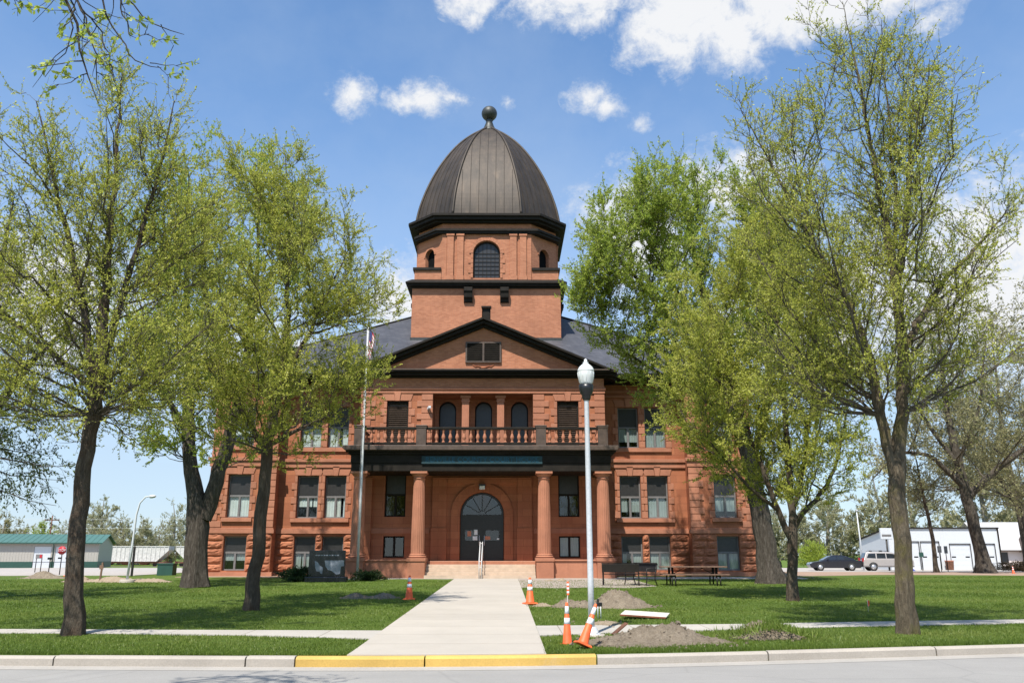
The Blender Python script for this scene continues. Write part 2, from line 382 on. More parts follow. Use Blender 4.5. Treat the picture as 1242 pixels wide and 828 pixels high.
# street with a concrete gutter
mb = MB(); xs = arr(-300, -20, 20) + arr(-18, 18, 1) + arr(20, 300, 20); ds = [-10.45,-8,-6,-3,-1.5,-.35]
v = [(x, kY(x)+d, -.145) for x in xs for d in ds]; n = len(ds)
mb.add(v, [(i*n+j, (i+1)*n+j, (i+1)*n+j+1, i*n+j+1) for i in range(len(xs)-1) for j in range(n-1)])
tag(mb.build('street', M['asphalt']), kind='structure')
mb = MB(); v = [(x, kY(x)+d, z) for x in xs for d, z in ((-.36,-.142), (.02,-.135))]
mb.add(v, [(i*2, i*2+2, i*2+3, i*2+1) for i in range(len(xs)-1)])
tag(mb.build('gutter', M['gutter']), kind='structure')
# kerb cast in lengths; one stretch is painted yellow
mb = MB(); prof = [(0,-.2),(0.0,-.03),(.03,-.006),(.055,.004),(.17,.004),(.17,-.2)]
edges = [-60.,-45,-30,-24.5,-18.5,-12.6,-9.7,-6.85,-3.9,-3.15,-1.2,1.42,4.2,7.2,10,13,16,22,30,45,60]
for a, b in zip(edges[:-1], edges[1:]):
    nseg = max(2, int((b-a)/.5)); g = .012; xs2 = [a+g+(b-a-2*g)*i/nseg for i in range(nseg+1)]; v = []
    hj = rnd.uniform(-.006,.006)
    for x in xs2:
        for d, z in prof: v.append((x, kY(x)+d, z+hj))
    q = len(prof); f = [(i*q+j, (i+1)*q+j, (i+1)*q+j+1, i*q+j+1) for i in range(nseg) for j in range(q-1)] + [tuple(range(q)), tuple(nseg*q+j for j in range(q-1, -1, -1))]
    mb.add(v, f, 1 if -3.3 < a and b < 1.6 else 0)
tag(mb.build('kerb', [M['kerb'], M['kerb_y']]), kind='structure')
# front walk and the pavement along the street
tag(sheet_between('front_walk', M['walk'], arr(-2.40, .65, .61), lambda x: kY(x)+.175, lambda x: 41.32, 40, .022), kind='structure')
lo = lambda x: float(np.interp(x, [-60,-10,-6.4,-4.4,-2.40,.65,2.2,4.8,11.3,60], [18.6,16.85,16.6,16.3,15.75,16.3,16.8,17.45,18.85,29]))
hi = lambda x: float(np.interp(x, [-60,-10,-6.7,-2.4,.65,5,11.75,60], [19.4,17.55,17.38,17.2,18.15,18.5,19.7,30]))
sheet_between('pavement', M['sidewalk'], arr(-60, -12, 4)+arr(-10, -2.41, .4)+[-2.405], lo, hi, 3, .018)
sheet_between('pavement', M['sidewalk'], [.655]+arr(.8, 12, .4)+arr(16, 60, 4), lo, hi, 3, .018)
# forecourt strip along the building, bare ground and lots
sheet_between('forecourt', M['walk'], arr(-8.6, 14.6, .8), lambda x: 41.30, lambda x: 43.1 if x < -7.2 or x > 5 else 42.2, 3, .03)
sheet_between('forecourt_paving', M['plaza'], arr(.66, 6.3, .3), lambda x: 33.4+.25*math.sin(x*2.3)+.5*max(0, x-4.5), lambda x: 41.28, 8, .012)
sheet_between('planting_bed', M['pink'], arr(-16.6, -8.7, .5), lambda x: 43.6+.2*math.sin(x*1.7), lambda x: 46.4, 3, .014)
sheet_between('dirt_strip', M['pink'], arr(14.6, 62, 2), lambda x: 45.5+1.4*math.sin(x*.35)+x*.05, lambda x: 56, 6, .012)
sheet_between('side_road', M['lot'], arr(15.5, 110, 4), lambda x: 56.01, lambda x: 98, 16, .02)
sheet_between('yard_road', M['lot'], arr(-120, -19.5, 4), lambda x: 46.6+.4*math.sin(x*.5), lambda x: 99, 16, .02)
# ------------------------------------------------------------------ courthouse
CX = -1.18
CH = thing('courthouse', 'red sandstone and brick courthouse with a dark ribbed dome, pedimented portico and balcony', 'courthouse', (CX, 50, .38))
CH['org'] = (CX, 50, .38)
X = lambda r: CX + r
def part(name, mb, mat, parent=None, **k):
    p = parent or CH; o = Vector(CH['org']) if p is CH else Vector(p['org']); ob = mb.build(name, mat, p, org=o, **k)
    return ob
def sub(name, mb, mat, par, **k): # sub-part of a part that sits at the courthouse origin
    for q in mb.pieces(): o = q.build(name, mat, par, org=Vector(CH['org']), **k)
    return o

def face(mb, x0, x1, z0, z1, y, ops, depth, m=0):
    """front wall (facing -y) with openings (ox0,ox1,oz0,oz1,arch) and their reveals; arch: oz1 is the springing"""
    full = [(a, b, c, d + ((b-a)/2 if ar else 0)) for a, b, c, d, ar in ops]
    xs = sorted({x0, x1, *[q for o in full for q in o[:2]]}); zs = sorted({z0, z1, *[q for o in full for q in o[2:]]})
    for i in range(len(xs)-1):
        for j in range(len(zs)-1):
            cx, cz = (xs[i]+xs[i+1])/2, (zs[j]+zs[j+1])/2
            if any(a < cx < b and c < cz < d for a, b, c, d in full): continue
            mb.quad((xs[i],y,zs[j]), (xs[i+1],y,zs[j]), (xs[i+1],y,zs[j+1]), (xs[i],y,zs[j+1]), m)
    for a, b, c, d, ar in ops:
        mb.quad((a,y,c), (a,y,d), (a,y+depth,d), (a,y+depth,c), m); mb.quad((b,y,c), (b,y+depth,c), (b,y+depth,d), (b,y,d), m)
        mb.quad((a,y,c), (a,y+depth,c), (b,y+depth,c), (b,y,c), m)
        if not ar: mb.quad((a,y,d), (b,y,d), (b,y+depth,d), (a,y+depth,d), m)
        else:
            r = (b-a)/2; n = 16; mx = (a+b)/2; pts = [(mx-r*math.cos(math.pi*k/n), d+r*math.sin(math.pi*k/n)) for k in range(n+1)]
            for p, q in zip(pts[:-1], pts[1:]):
                mb.quad((p[0],y,p[1]), (q[0],y,q[1]), (q[0],y,d+r), (p[0],y,d+r), m)
                mb.quad((p[0],y,p[1]), (p[0],y+depth,p[1]), (q[0],y+depth,q[1]), (q[0],y,q[1]), m)
def rock(mb, x0, x1, z0, z1, y, gaps=(), courses=5):
    """rock-faced ashlar: each block bulges out of the wall"""
    h = (z1-z0)/courses; zones = []; cur = x0
    for a, b, ga, gb in sorted(gaps): zones.append((cur, a)); cur = b
    zones.append((cur, x1))
    for a, b in zones:
        mb.cut()
        for c in range(courses):
            za, zb = z0+c*h+.012, z0+(c+1)*h-.012
            if b-a < .1: continue
            x = a; first = True
            while x < b-.02:
                L = rnd.uniform(.55, 1.15) if b-a > .9 else b-a
                if b-(x+L) < .4: L = b-x
                xa, xb = x+.012, x+L-.012; nx, nz = max(4, int((xb-xa)/.13)), 5; v = []
                for i in range(nx+1):
                    for j in range(nz+1):
                        e = i in (0, nx) or j in (0, nz)
                        u, w = i/nx, j/nz
                        o = .012 if e else .035 + .09*math.sin(math.pi*u)**.5*math.sin(math.pi*w)**.5*rnd.uniform(.45, 1.2)
                        v.append((xa+(xb-xa)*u + (0 if e else rnd.uniform(-.02,.02)), y-o, za+(zb-za)*w + (0 if e else rnd.uniform(-.02,.02))))
                n = nz+1
                mb.add(v, [(i*n+j, (i+1)*n+j, (i+1)*n+j+1, i*n+j+1) for i in range(nx) for j in range(nz)])
                ring = [(xa,za),(xb,za),(xb,zb),(xa,zb)]
                mb.add([(p[0], y-.012, p[1]) for p in ring]+[(p[0], y+.01, p[1]) for p in ring], [(k, (k+1) % 4, (k+1) % 4+4, k+4) for k in range(4)])
                x += L
def quoin(mb, x0, wide, narrow, z0, z1, y, side, h=.37, proud=.05):
    """alternating long and short dressed blocks running up from z0; side=+1 grows to the right of x0"""
    n = max(1, round((z1-z0)/h)); h = (z1-z0)/n; mb.cut()
    for k in range(n):
        w = wide if k % 2 == 0 else narrow; a, b = (x0, x0+w) if side > 0 else (x0-w, x0)
        mb.box(a, b, y-proud-rnd.uniform(0, .006), y+.004, z0+k*h+.016, z0+(k+1)*h-.016)
def lintel(mb, xa, xb, z, y, h=.42, proud=.04):
    c = (xa+xb)/2; mb.cut()
    mb.prism_y([(xa-.22, z), (c-.13, z), (c-.19, z+h), (xa-.34, z+h)], y-proud, y+.004)
    mb.prism_y([(c+.13, z), (xb+.22, z), (xb+.34, z+h), (c+.19, z+h)], y-proud, y+.004)
    mb.prism_y([(c-.12, z-.02), (c+.12, z-.02), (c+.19, z+h+.12), (c-.19, z+h+.12)], y-proud-.05, y+.004)

GW = (.68, 2.44); MW = (3.40, 5.67); UW = (7.22, 9.48)
floors = (GW, MW, UW)
YW, YP, YB = 46.0, 45.2, 44.2          # wing, corner pavilion and portico block faces
wins = []                               # (x centre, width, z0, z1, y, kind)
for sgn in (-1, 1):
    side_name = 'left' if sgn < 0 else 'right'
    ops_w = []; ops_p = []
    for k, (z0, z1) in enumerate(floors):
        for r in (8.06, 9.56): ops_w.append((r*sgn-.575, r*sgn+.575, z0, z1, 0)); wins.append((r*sgn, 1.15, z0, z1, YW, 'sash', sgn, k))
        ops_p.append((13.05*sgn-.6, 13.05*sgn+.6, z0, z1, 0)); wins.append((13.05*sgn, 1.2, z0, z1, YP, 'sash', sgn, k))
    A = lambda ops: [(X(a), X(b), c, d, e) for a, b, c, d, e in ops]
    # --- wing wall
    xa, xb = sorted((6.5*sgn, 11.13*sgn))
    mb = MB(); face(mb, X(xa), X(xb), .3, 10.75, YW, A(ops_w), .32); w = part('wing_wall', mb, M['stone'])
    mb = MB()
    gaps = [(X(a)-.0, X(b), c-.02, d) for a, b, c, d, e in ops_w]
    rock(mb, X(xa), X(xb), .62, 2.58, YW, gaps); sub('rusticated_base', mb, M['rock'], w)
    mb = MB(); mb.box(X(xa), X(xb), YW-.11, YW+.003, 2.58, 2.78); mb.box(X(xa), X(xb), YW-.07, YW+.003, 2.782, 2.86)
    mb.cut(); mb.box(X(xa), X(xb), YW-.16, YW+.003, .3, .60); mb.cut()
    mb.box(X(xa), X(xb), YW-.17, YW+.003, 6.40, 6.58); mb.box(X(xa), X(xb), YW-.09, YW+.003, 6.10, 6.398); mb.cut()
    sx = sorted((7.25*sgn, 10.4*sgn))
    mb.box(X(sx[0]), X(sx[1]), YW-.13, YW+.003, 3.18, 3.39); mb.cut(); mb.box(X(sx[0]), X(sx[1]), YW-.10, YW+.003, 6.98, 7.20); mb.cut()
    mb.box(X(xa), X(xb), YW-.10, YW+.003, 10.02, 10.14); mb.cut(); mb.box(X(xa), X(xb), YW-.07, YW+.003, 10.3, 10.42)
    sub('string_course', mb, M['smooth_stone'], w, bevel=.012)
    mb = MB()
    for a, b, c, d, e in ops_w:
        if c < 1: continue
        a, b = X(a), X(b)
        quoin(mb, a-.01, .30, .14, c, d, YW, -1, .38, .035); quoin(mb, b+.01, .30, .14, c, d, YW, 1, .38, .035)
        if c < 5: lintel(mb, a+.1, b-.1, d+.02, YW, .36)
        else: lintel(mb, a+.1, b-.1, d+.02, YW, .38)
    sub('window_surround', mb, M['smooth_stone'], w, bevel=.01)
    # --- corner pavilion
    xa, xb = sorted((11.13*sgn, 14.62*sgn))
    mb = MB(); face(mb, X(xa), X(xb), .3, 10.75, YP, A(ops_p), .32)
    for rr in (xa, xb):
        mb.quad((X(rr),YP,.3), (X(rr),65 if abs(rr) > 12 else YW,.3), (X(rr),65 if abs(rr) > 12 else YW,10.75), (X(rr),YP,10.75))
    w = part('pavilion_wall', mb, M['stone'])
    mb = MB(); gaps = [(X(a), X(b), c-.02, d) for a, b, c, d, e in ops_p]; rock(mb, X(xa), X(xb), .62, 2.58, YP, gaps); sub('rusticated_base', mb, M['rock'], w)
    mb = MB(); o = X(14.62*sgn); i = X(11.13*sgn); oo = o+.11*sgn; ii = i-.11*sgn
    for z0, z1, pr in ((2.58,2.78,.11),(2.782,2.86,.07),(.3,.60,.16),(6.40,6.58,.17),(6.10,6.398,.09),(10.02,10.14,.10),(10.3,10.42,.07)):
        mb.cut(); a, b = sorted((o+pr*sgn, i-pr*sgn)); mb.box(a, b, YP-pr, YP+.003, z0, z1)
        a, b = sorted((o+pr*sgn, o-.003*sgn)); mb.box(a, b, YP+.0035, 65, z0, z1)
    mb.cut(); a, b = sorted((X(12.25*sgn), X(13.85*sgn))); mb.box(a, b, YP-.13, YP+.003, 3.18, 3.39); mb.cut(); mb.box(a, b, YP-.10, YP+.003, 6.98, 7.20)
    sub('string_course', mb, M['smooth_stone'], w, bevel=.012)
    mb = MB()
    for a, b, c, d, e in ops_p:
        if c < 1: continue
        quoin(mb, X(a)-.01, .30, .14, c, d, YP, -1, .38, .035); quoin(mb, X(b)+.01, .30, .14, c, d, YP, 1, .38, .035); lintel(mb, X(a)+.1, X(b)-.1, d+.02, YP, .36)
    for z0, z1 in ((2.88,6.08),(6.60,10.0)):
        quoin(mb, o+.03*sgn, .78, .55, z0, z1, YP, -sgn); quoin(mb, i-.03*sgn, .78, .55, z0, z1, YP, sgn)
    sub('quoin_stack', mb, M['smooth_stone'], w, bevel=.012)

# --- portico block: porch back wall below, loggia above
BX = 6.53
ops = [(-5.1,-4.0,MW[0],MW[1],0), (4.0,5.1,MW[0],MW[1],0), (-5.1,-4.0,1.34,2.42,0), (4.0,5.1,1.34,2.42,0), (-1.14,1.14,1.18,3.52,1),
       (-5.15,-4.0,7.1,9.50,0), (4.0,5.15,7.1,9.50,0), (-2.70,2.70,6.80,9.88,0)]
mb = MB(); face(mb, X(-BX), X(BX), .3, 10.75, YB, [(X(a), X(b), c, d, e) for a, b, c, d, e in ops], .3)
for s in (-1, 1): mb.quad((X(BX*s),YB,.3), (X(BX*s),YW,.3), (X(BX*s),YW,10.75), (X(BX*s),YB,10.75))
pw = part('portico_wall', mb, M['stone'])
for r in (-4.55, 4.55):
    wins.append((r, 1.1, MW[0], MW[1], YB, 'dark' if r < 0 else 'dark', 1, 1)); wins.append((r, 1.1, 1.34, 2.42, YB, 'low_dark' if r < 0 else 'low', 1, 0))
# loggia recess with arched openings
mb = MB(); a, b, YL = X(-2.70), X(2.70), 45.75
face(mb, a, b, 6.80, 9.88, YL, [(X(r-.48), X(r+.48), 6.85, 9.28, 1) for r in (-2.0, 0, 2.0)], .25)
mb.quad((a,YB+.3,6.80),(a,YL,6.80),(a,YL,9.88),(a,YB+.3,9.88)); mb.quad((b,YB+.3,6.80),(b,YL,6.80),(b,YL,9.88),(b,YB+.3,9.88))
mb.quad((a,YB+.3,9.88),(b,YB+.3,9.88),(b,YL,9.88),(a,YL,9.88))
part('loggia_wall', mb, M['brick'])
def loggia_columns():
    mb = MB()
    for s in (0,):
        mb.box(-.24, .24, -.2, .2, 0, .25); mb.box(-.19, .19, -.16, .16, .25, 2.62)
        mb.box(-.23, .23, -.19, .19, 2.62, 2.70); mb.box(-.21, .21, -.17, .17, 2.70, 2.84); mb.box(-.28, .28, -.24, .24, 2.84, 2.98)
        for k in range(3): mb.box(-.115+k*.095, -.075+k*.095, -.168, -.158, .4, 2.5)
    c = mb.build('loggia_column', M['smooth_stone'], CH, org=(0,0,0), bevel=.012); c.location = Vector((X(-.95), YB+.42, 6.885)) - Vector(CH['org'])
    d = c.copy(); COL.objects.link(d); d.location = Vector((X(.95), YB+.42, 6.885)) - Vector(CH['org'])
loggia_columns()
# mouldings and quoins of the upper storey
mb = MB()
mb.box(X(-BX)-.06, X(BX)+.06, YB-.07, YB+.003, 9.92, 10.06); mb.cut(); mb.box(X(-BX)-.10, X(BX)+.10, YB-.12, YB+.003, 10.10, 10.22); mb.box(X(-BX)-.05, X(BX)+.05, YB-.05, YB+.003, 10.225, 10.30)
mb.cut(); mb.box(X(-BX), X(-2.72), YB-.06, YB+.003, 6.80, 7.05); mb.cut(); mb.box(X(2.72), X(BX), YB-.06, YB+.003, 6.80, 7.05)
mb.cut(); mb.box(X(-BX)-.03, X(-2.72), YB-.035, YB+.003, 2.55, 2.82); mb.cut(); mb.box(X(2.72), X(BX)+.03, YB-.035, YB+.003, 2.55, 2.82)
sub('string_course', mb, M['smooth_stone'], pw, bevel=.012)
mb = MB()
for s in (-1, 1):
    quoin(mb, X(BX*s)+.03*s, .80, .55, 7.1, 9.88, YB, -s); quoin(mb, X(2.70*s), .85, .60, 7.1, 9.88, YB, s)
    quoin(mb, X(4.0*s)-.01*s, .34, .16, 7.1, 9.5, YB, -s, .38, .035); quoin(mb, X(5.15*s)+.01*s, .34, .16, 7.1, 9.5, YB, s, .38, .035)
    lintel(mb, X(4.05*s-.5 if s < 0 else 4.1)-(.55 if s < 0 else 0), X(-4.1 if s < 0 else 5.05), 9.52, YB, .36)
sub('quoin_stack', mb, M['smooth_stone'], pw, bevel=.012)
# door surround: brick panel piers and an archivolt
mb = MB()
for s in (-1, 1):
    mb.cut(); a, b = sorted((X(1.85*s), X(2.6*s))); mb.box(a, b, YB-.16, YB+.003, 2.84, 5.42); mb.box(a-.03, b+.03, YB-.20, YB+.003, 1.18, 2.835)
    mb.cut(); a, b = sorted((X(3.0*s), X(3.45*s))); mb.box(a, b, YB-.14, YB+.003, 1.18, 5.42)
    mb.cut(); a, b = sorted((X(5.75*s), X(6.35*s))); mb.box(a, b, YB-.14, YB+.003, 1.18, 5.42)
mb.cut(); mb.box(X(-1.83), X(1.83), YB-.13, YB+.003, 5.1, 5.42); mb.cut()
n = 20
for k in range(n):
    a0, a1 = math.pi*k/n, math.pi*(k+1)/n
    mb.prism_y([(X(-r*math.cos(t)), 3.52+r*math.sin(t)) for r, t in ((1.16,a0),(1.16,a1),(1.62,a1),(1.62,a0))], YB-.10, YB+.003)
for s in (-1, 1):
    a, b = sorted((X(1.16*s), X(1.62*s))); mb.box(a, b, YB-.10, YB+.003, 1.18, 3.515)
sub('door_surround', mb, M['stone'], pw, bevel=.01)
# porch floor, plinth walls and steps
mb = MB(); mb.box(X(-6.6), X(6.6), 42.55, YB-.004, .3, 1.18); mb.box(X(-6.62), X(-2.72), 41.72, 42.546, .3, 1.18); mb.box(X(2.72), X(6.62), 41.72, 42.546, .3, 1.18)
mb.box(X(-6.64), X(-2.70), 41.66, 42.5, 1.183, 1.26); mb.box(X(2.70), X(6.64), 41.66, 42.5, 1.183, 1.26)
part('porch_plinth', mb, M['smooth_stone'], bevel=.015)
mb = MB()
for k in range(5): mb.box(X(-2.69), X(2.69), 41.40+.30*k, 42.54 if k < 4 else 42.56, .30 if k == 0 else .36+.165*k, .36+.165*(k+1)-(.002 if k == 4 else 0))
part('entrance_steps', mb, M['step'], bevel=.012)
# giant columns on pedestals
def columns():
    mb = MB(); p = []
    for t in np.linspace(0, 1, 9): p.append((.335-.055*t**1.6, 1.50+3.62*t-1.34))
    mb.lathe(p, seg=40, flute=.055, smooth=False)
    col = mb.build('column', M['smooth_stone'], CH, org=(0,0,0)); col.location = Vector((X(-3.08), 41.95, 1.34)) - Vector(CH['org'])
    mb = MB(); mb.lathe([(.34,.0),(.43,.02),(.44,.06),(.40,.10),(.36,.12),(.40,.14),(.385,.17),(.34,.185)], seg=32)
    mb.build('column_base', M['smooth_stone'], col, org=(0,0,0))
    mb = MB(); mb.lathe([(.285,3.78),(.31,3.80),(.31,3.83),(.285,3.85),(.285,3.92),(.33,3.95),(.39,4.03),(.39,4.05)], seg=32)
    mb.box(-.42, .42, -.42, .42, 4.051, 4.155); mb.build('capital', M['smooth_stone'], col, org=(0,0,0), bevel=.01)
    mb = MB(); mb.box(-.42, .42, -.52, .50, -1.02, -.17); mb.box(-.46, .46, -.56, .54, -.168, -.003)
    mb.build('pedestal', M['smooth_stone'], col, org=(0,0,0), bevel=.015)
    for r in (3.14, -6.05, 6.08):
        c = dup(col, CH, Vector((X(r), 41.95, 1.34)) - Vector(CH['org']))
columns()
# porch entablature and balcony slab
mb = MB(); E = 6.45
mb.box(X(-E), X(E), 41.55, YB-.16, 5.50, 5.90); mb.box(X(-E)-.03, X(E)+.03, 41.52, YB-.16, 5.902, 6.32)
for z0, z1, o in ((6.322,6.42,.14),(6.422,6.50,.26)): mb.box(X(-E)-o, X(E)+o, 41.55-o, YB-.16, z0, z1)
part('porch_entablature', mb, M['trim'], bevel=.015)
mb = MB()
mb.prism_y([(X(-E)-.30, 6.503), (X(E)+.30, 6.503), (X(E)+.42, 6.62), (X(E)+.42, 6.74), (X(-E)-.42, 6.74), (X(-E)-.42, 6.62)], 41.14, YB-.13)
part('balcony_slab', mb, M['trim2'], bevel=.02)
# dark teal name board with its letters
mb = MB(); mb.box(X(-2.95), X(3.05), 41.462, 41.518, 5.86, 6.24)
sg = part('name_board', mb, M['teal'])
def text(body, size, loc, mat, par, org, depth=.012, width=None, name='lettering', rx=90, rz=0):
    cu = bpy.data.curves.new(name, 'FONT'); cu.body = body; cu.size = size; cu.extrude = depth; cu.align_x = 'CENTER'; cu.align_y = 'CENTER'
    ob = bpy.data.objects.new(name, cu); dg = None; COL.objects.link(ob)
    bpy.context.view_layer.update(); me = bpy.data.meshes.new_from_object(ob); w0 = max(v.co.x for v in me.vertices)-min(v.co.x for v in me.vertices)
    bpy.data.objects.remove(ob); me.materials.clear(); me.materials.append(mat)
    ob = bpy.data.objects.new(name, me); COL.objects.link(ob); ob.parent = par
    ob.location = Vector(loc)-Vector(org); ob.rotation_euler = (R(rx), 0, R(rz))
    if width: ob.scale = (width/w0, 1, 1)
    return ob
text('RENVILLE COUNTY COURT HOUSE', .36, (X(.05), 41.455, 6.05), M['teal2'], sg, CH['org'], .006, 5.6)
# balustrade
mb = MB(); R0 = 6.22
mb.box(X(-R0), X(R0), 41.50, 41.74, 7.58, 7.70); mb.box(X(-R0), X(R0), 41.53, 41.71, 6.82, 6.92)
for s in (-1, 1): a, b = sorted((X(R0*s), X((R0-.22)*s))); mb.box(a, b, 41.75, YB-.14, 7.58, 7.70); mb.box(a, b, 41.75, YB-.14, 6.82, 6.92)
bal = part('balustrade', mb, M['trim'], bevel=.015)
for r in (-6.1, -3.0, 3.0, 6.1):
    mb = MB(); mb.box(X(r-.25), X(r+.25), 41.40, 41.84, 6.742, 7.62); mb.box(X(r-.29), X(r+.29), 41.36, 41.88, 7.71, 7.78); mb.box(X(r-.27), X(r+.27), 41.38, 41.86, 7.622, 7.708)
    sub('pier', mb, M['trim2'], bal, bevel=.02)
mb = MB(); mb.lathe([(.085,0),(.085,.05),(.045,.09),(.05,.13),(.10,.24),(.095,.30),(.05,.44),(.042,.50),(.07,.54),(.07,.58),(.05,.60),(.085,.62),(.085,.66)], seg=12)
b0 = None
xs = [-5.85+.345*k for k in range(8)] + [-2.59+.345*k for k in range(16)] + [3.43+.345*k for k in range(8)]
for r in xs:
    if b0 is None: b0 = mb.build('baluster', M['smooth_stone'], bal, org=(0,0,0)); o = b0
    else: o = b0.copy(); COL.objects.link(o)
    o.location = Vector((X(r), 41.62, 6.92)) - Vector(CH['org'])
# side balusters, at the ends of the balcony
for s in (-1, 1):
    for k in range(6):
        o = b0.copy(); COL.objects.link(o); o.location = Vector((X((R0-.11)*s), 42.05+.345*k, 6.92)) - Vector(CH['org'])
# frieze and main cornice of the portico, pediment
mb = MB(); mb.box(X(-BX)-.02, X(BX)+.02, YB-.03, YB+.003, 10.303, 10.75); part('frieze', mb, M['brick'])
mb = MB()
for z0, z1, o in ((10.752,10.84,.14),(10.842,10.98,.42),(10.982,11.08,.60)): mb.box(X(-BX)-o, X(BX)+o, YB-o, YB+2.2, z0, z1)
cor = part('portico_cornice', mb, M['trim'], bevel=.012)
mb = MB(); mb.box(X(-BX)-.62, X(BX)+.62, YB-.66, YB+2.2, 11.082, 11.15); sub('cornice_cap', mb, M['trim2'], cor)
AZ, SL = 14.05, .4185; HE = BX+.66     # pediment apex, slope and half-span
mb = MB(); yT = YB+.02
hw = (AZ-.45-11.15)/SL
mb.add([(X(-hw),yT,11.152),(X(hw),yT,11.152),(X(0),yT,AZ-.45)], [(0,1,2)]); ty = part('tympanum', mb, M['brick'])
mb = MB()
for lo_, hi_, o in ((.46,.30,.18),(.30,.12,.46),(.12,0,.66)):
    for s in (-1, 1):
        e = HE+.02; base = AZ-SL*e
        poly = [(X(0), AZ-lo_), (X(e*s), base-lo_), (X(e*s), base-hi_-.003), (X(0), AZ-hi_-.003)]
        mb.prism_y(poly if s > 0 else poly[::-1], YB-o, YB+.4)
part('raking_cornice', mb, M['trim'], bevel=.01)
# louvred vent in the pediment with a carved drop below
mb = MB(); a, b = X(-.98), X(.98); z0, z1 = 11.62, 12.78; y = yT-.10
for xa, xb, za, zb in ((a,a+.09,z0,z1),(b-.09,b,z0,z1),(a+.09,b-.09,z0,z0+.08),(a+.09,b-.09,z1-.08,z1),(X(-.05),X(.05),z0+.08,z1-.08)): mb.box(xa, xb, y, yT-.004, za, zb)
lv = part('louvre_vent', mb, M['trim2'])
mb = MB()
for k in range(9):
    z = z0+.13+k*.11
    for xa, xb in ((a+.095, X(-.055)), (X(.055), b-.095)): mb.add([(xa,y+.005,z-.03),(xb,y+.005,z-.03),(xb,yT-.006,z+.06),(xa,yT-.006,z+.06),(xa,y+.005,z-.018),(xb,y+.005,z-.018),(xb,yT-.006,z+.072),(xa,yT-.006,z+.072)], [(0,3,2,1),(4,5,6,7),(0,1,5,4),(2,3,7,6)])
mb.box(a+.095, b-.095, yT-.006, yT-.003, z0+.085, z1-.085); sub('slats', mb, M['trim'], lv)
mb = MB()
for s in (-1, 1):
    mb.tube([(X(.12*s),yT-.02,11.36),(X(.3*s),yT-.02,11.44),(X(.42*s),yT-.02,11.40),(X(.6*s),yT-.02,11.52)], [.035,.03,.03,.02], 6)
mb.tube([(X(-.13),yT-.02,11.35),(X(.13),yT-.02,11.35)], .035, 6)
sub('carved_swag', mb, M['stone'], ty)

# louvred upper windows beside the loggia
def shutter(r):
    mb = MB(); a, b = X(r-.565), X(r+.565); z0, z1 = 7.12, 9.48; y = YB+.12
    for xa, xb, za, zb in ((a,a+.07,z0,z1),(b-.07,b,z0,z1),(a+.07,b-.07,z0,z0+.08),(a+.07,b-.07,z1-.1,z1)): mb.box(xa, xb, y, y+.12, za, zb)
    w = part('louvred_shutter', mb, M['trim']); mb = MB(); n = 20
    for k in range(n):
        z = z0+.13+k*(z1-z0-.28)/n
        mb.obox(((a+b)/2, y+.07, z), ((b-a)/2-.075,0,0), (0,.055,.035), (0,-.005,.008))
    mb.box(a+.07, b-.07, y+.121, y+.13, z0, z1); sub('slats', mb, M['trim2'], w)
shutter(-4.575); shutter(4.575)
# arched openings of the loggia: dark panels
for r in (-2.0, 0, 2.0):
    mb = MB(); w = .48; n = 14; y = YL+.14
    poly = [(X(r-w), 6.85), (X(r+w), 6.85)] + [(X(r+w*math.cos(math.pi*k/n)), 9.28+w*math.sin(math.pi*k/n)) for k in range(n+1)]
    poly2 = [(X(r)+(x-X(r))*.86, 6.85+(z-6.85)*.97) for x, z in poly]
    for p, q, p2, q2 in zip(poly, poly[1:]+poly[:1], poly2, poly2[1:]+poly2[:1]): mb.add([(p[0],y,p[1]),(q[0],y,q[1]),(q2[0],y,q2[1]),(p2[0],y,p2[1])], [(0,1,2,3)])
    w = part('arched_window', mb, M['trim']); mb = MB()
    mb.add([(x, y+.03, z) for x, z in poly], [tuple(range(len(poly)))]); mb.box(X(r-.46), X(r+.46), y-.02, y+.025, 8.28, 8.34); sub('panel', mb, M['panel'], w)
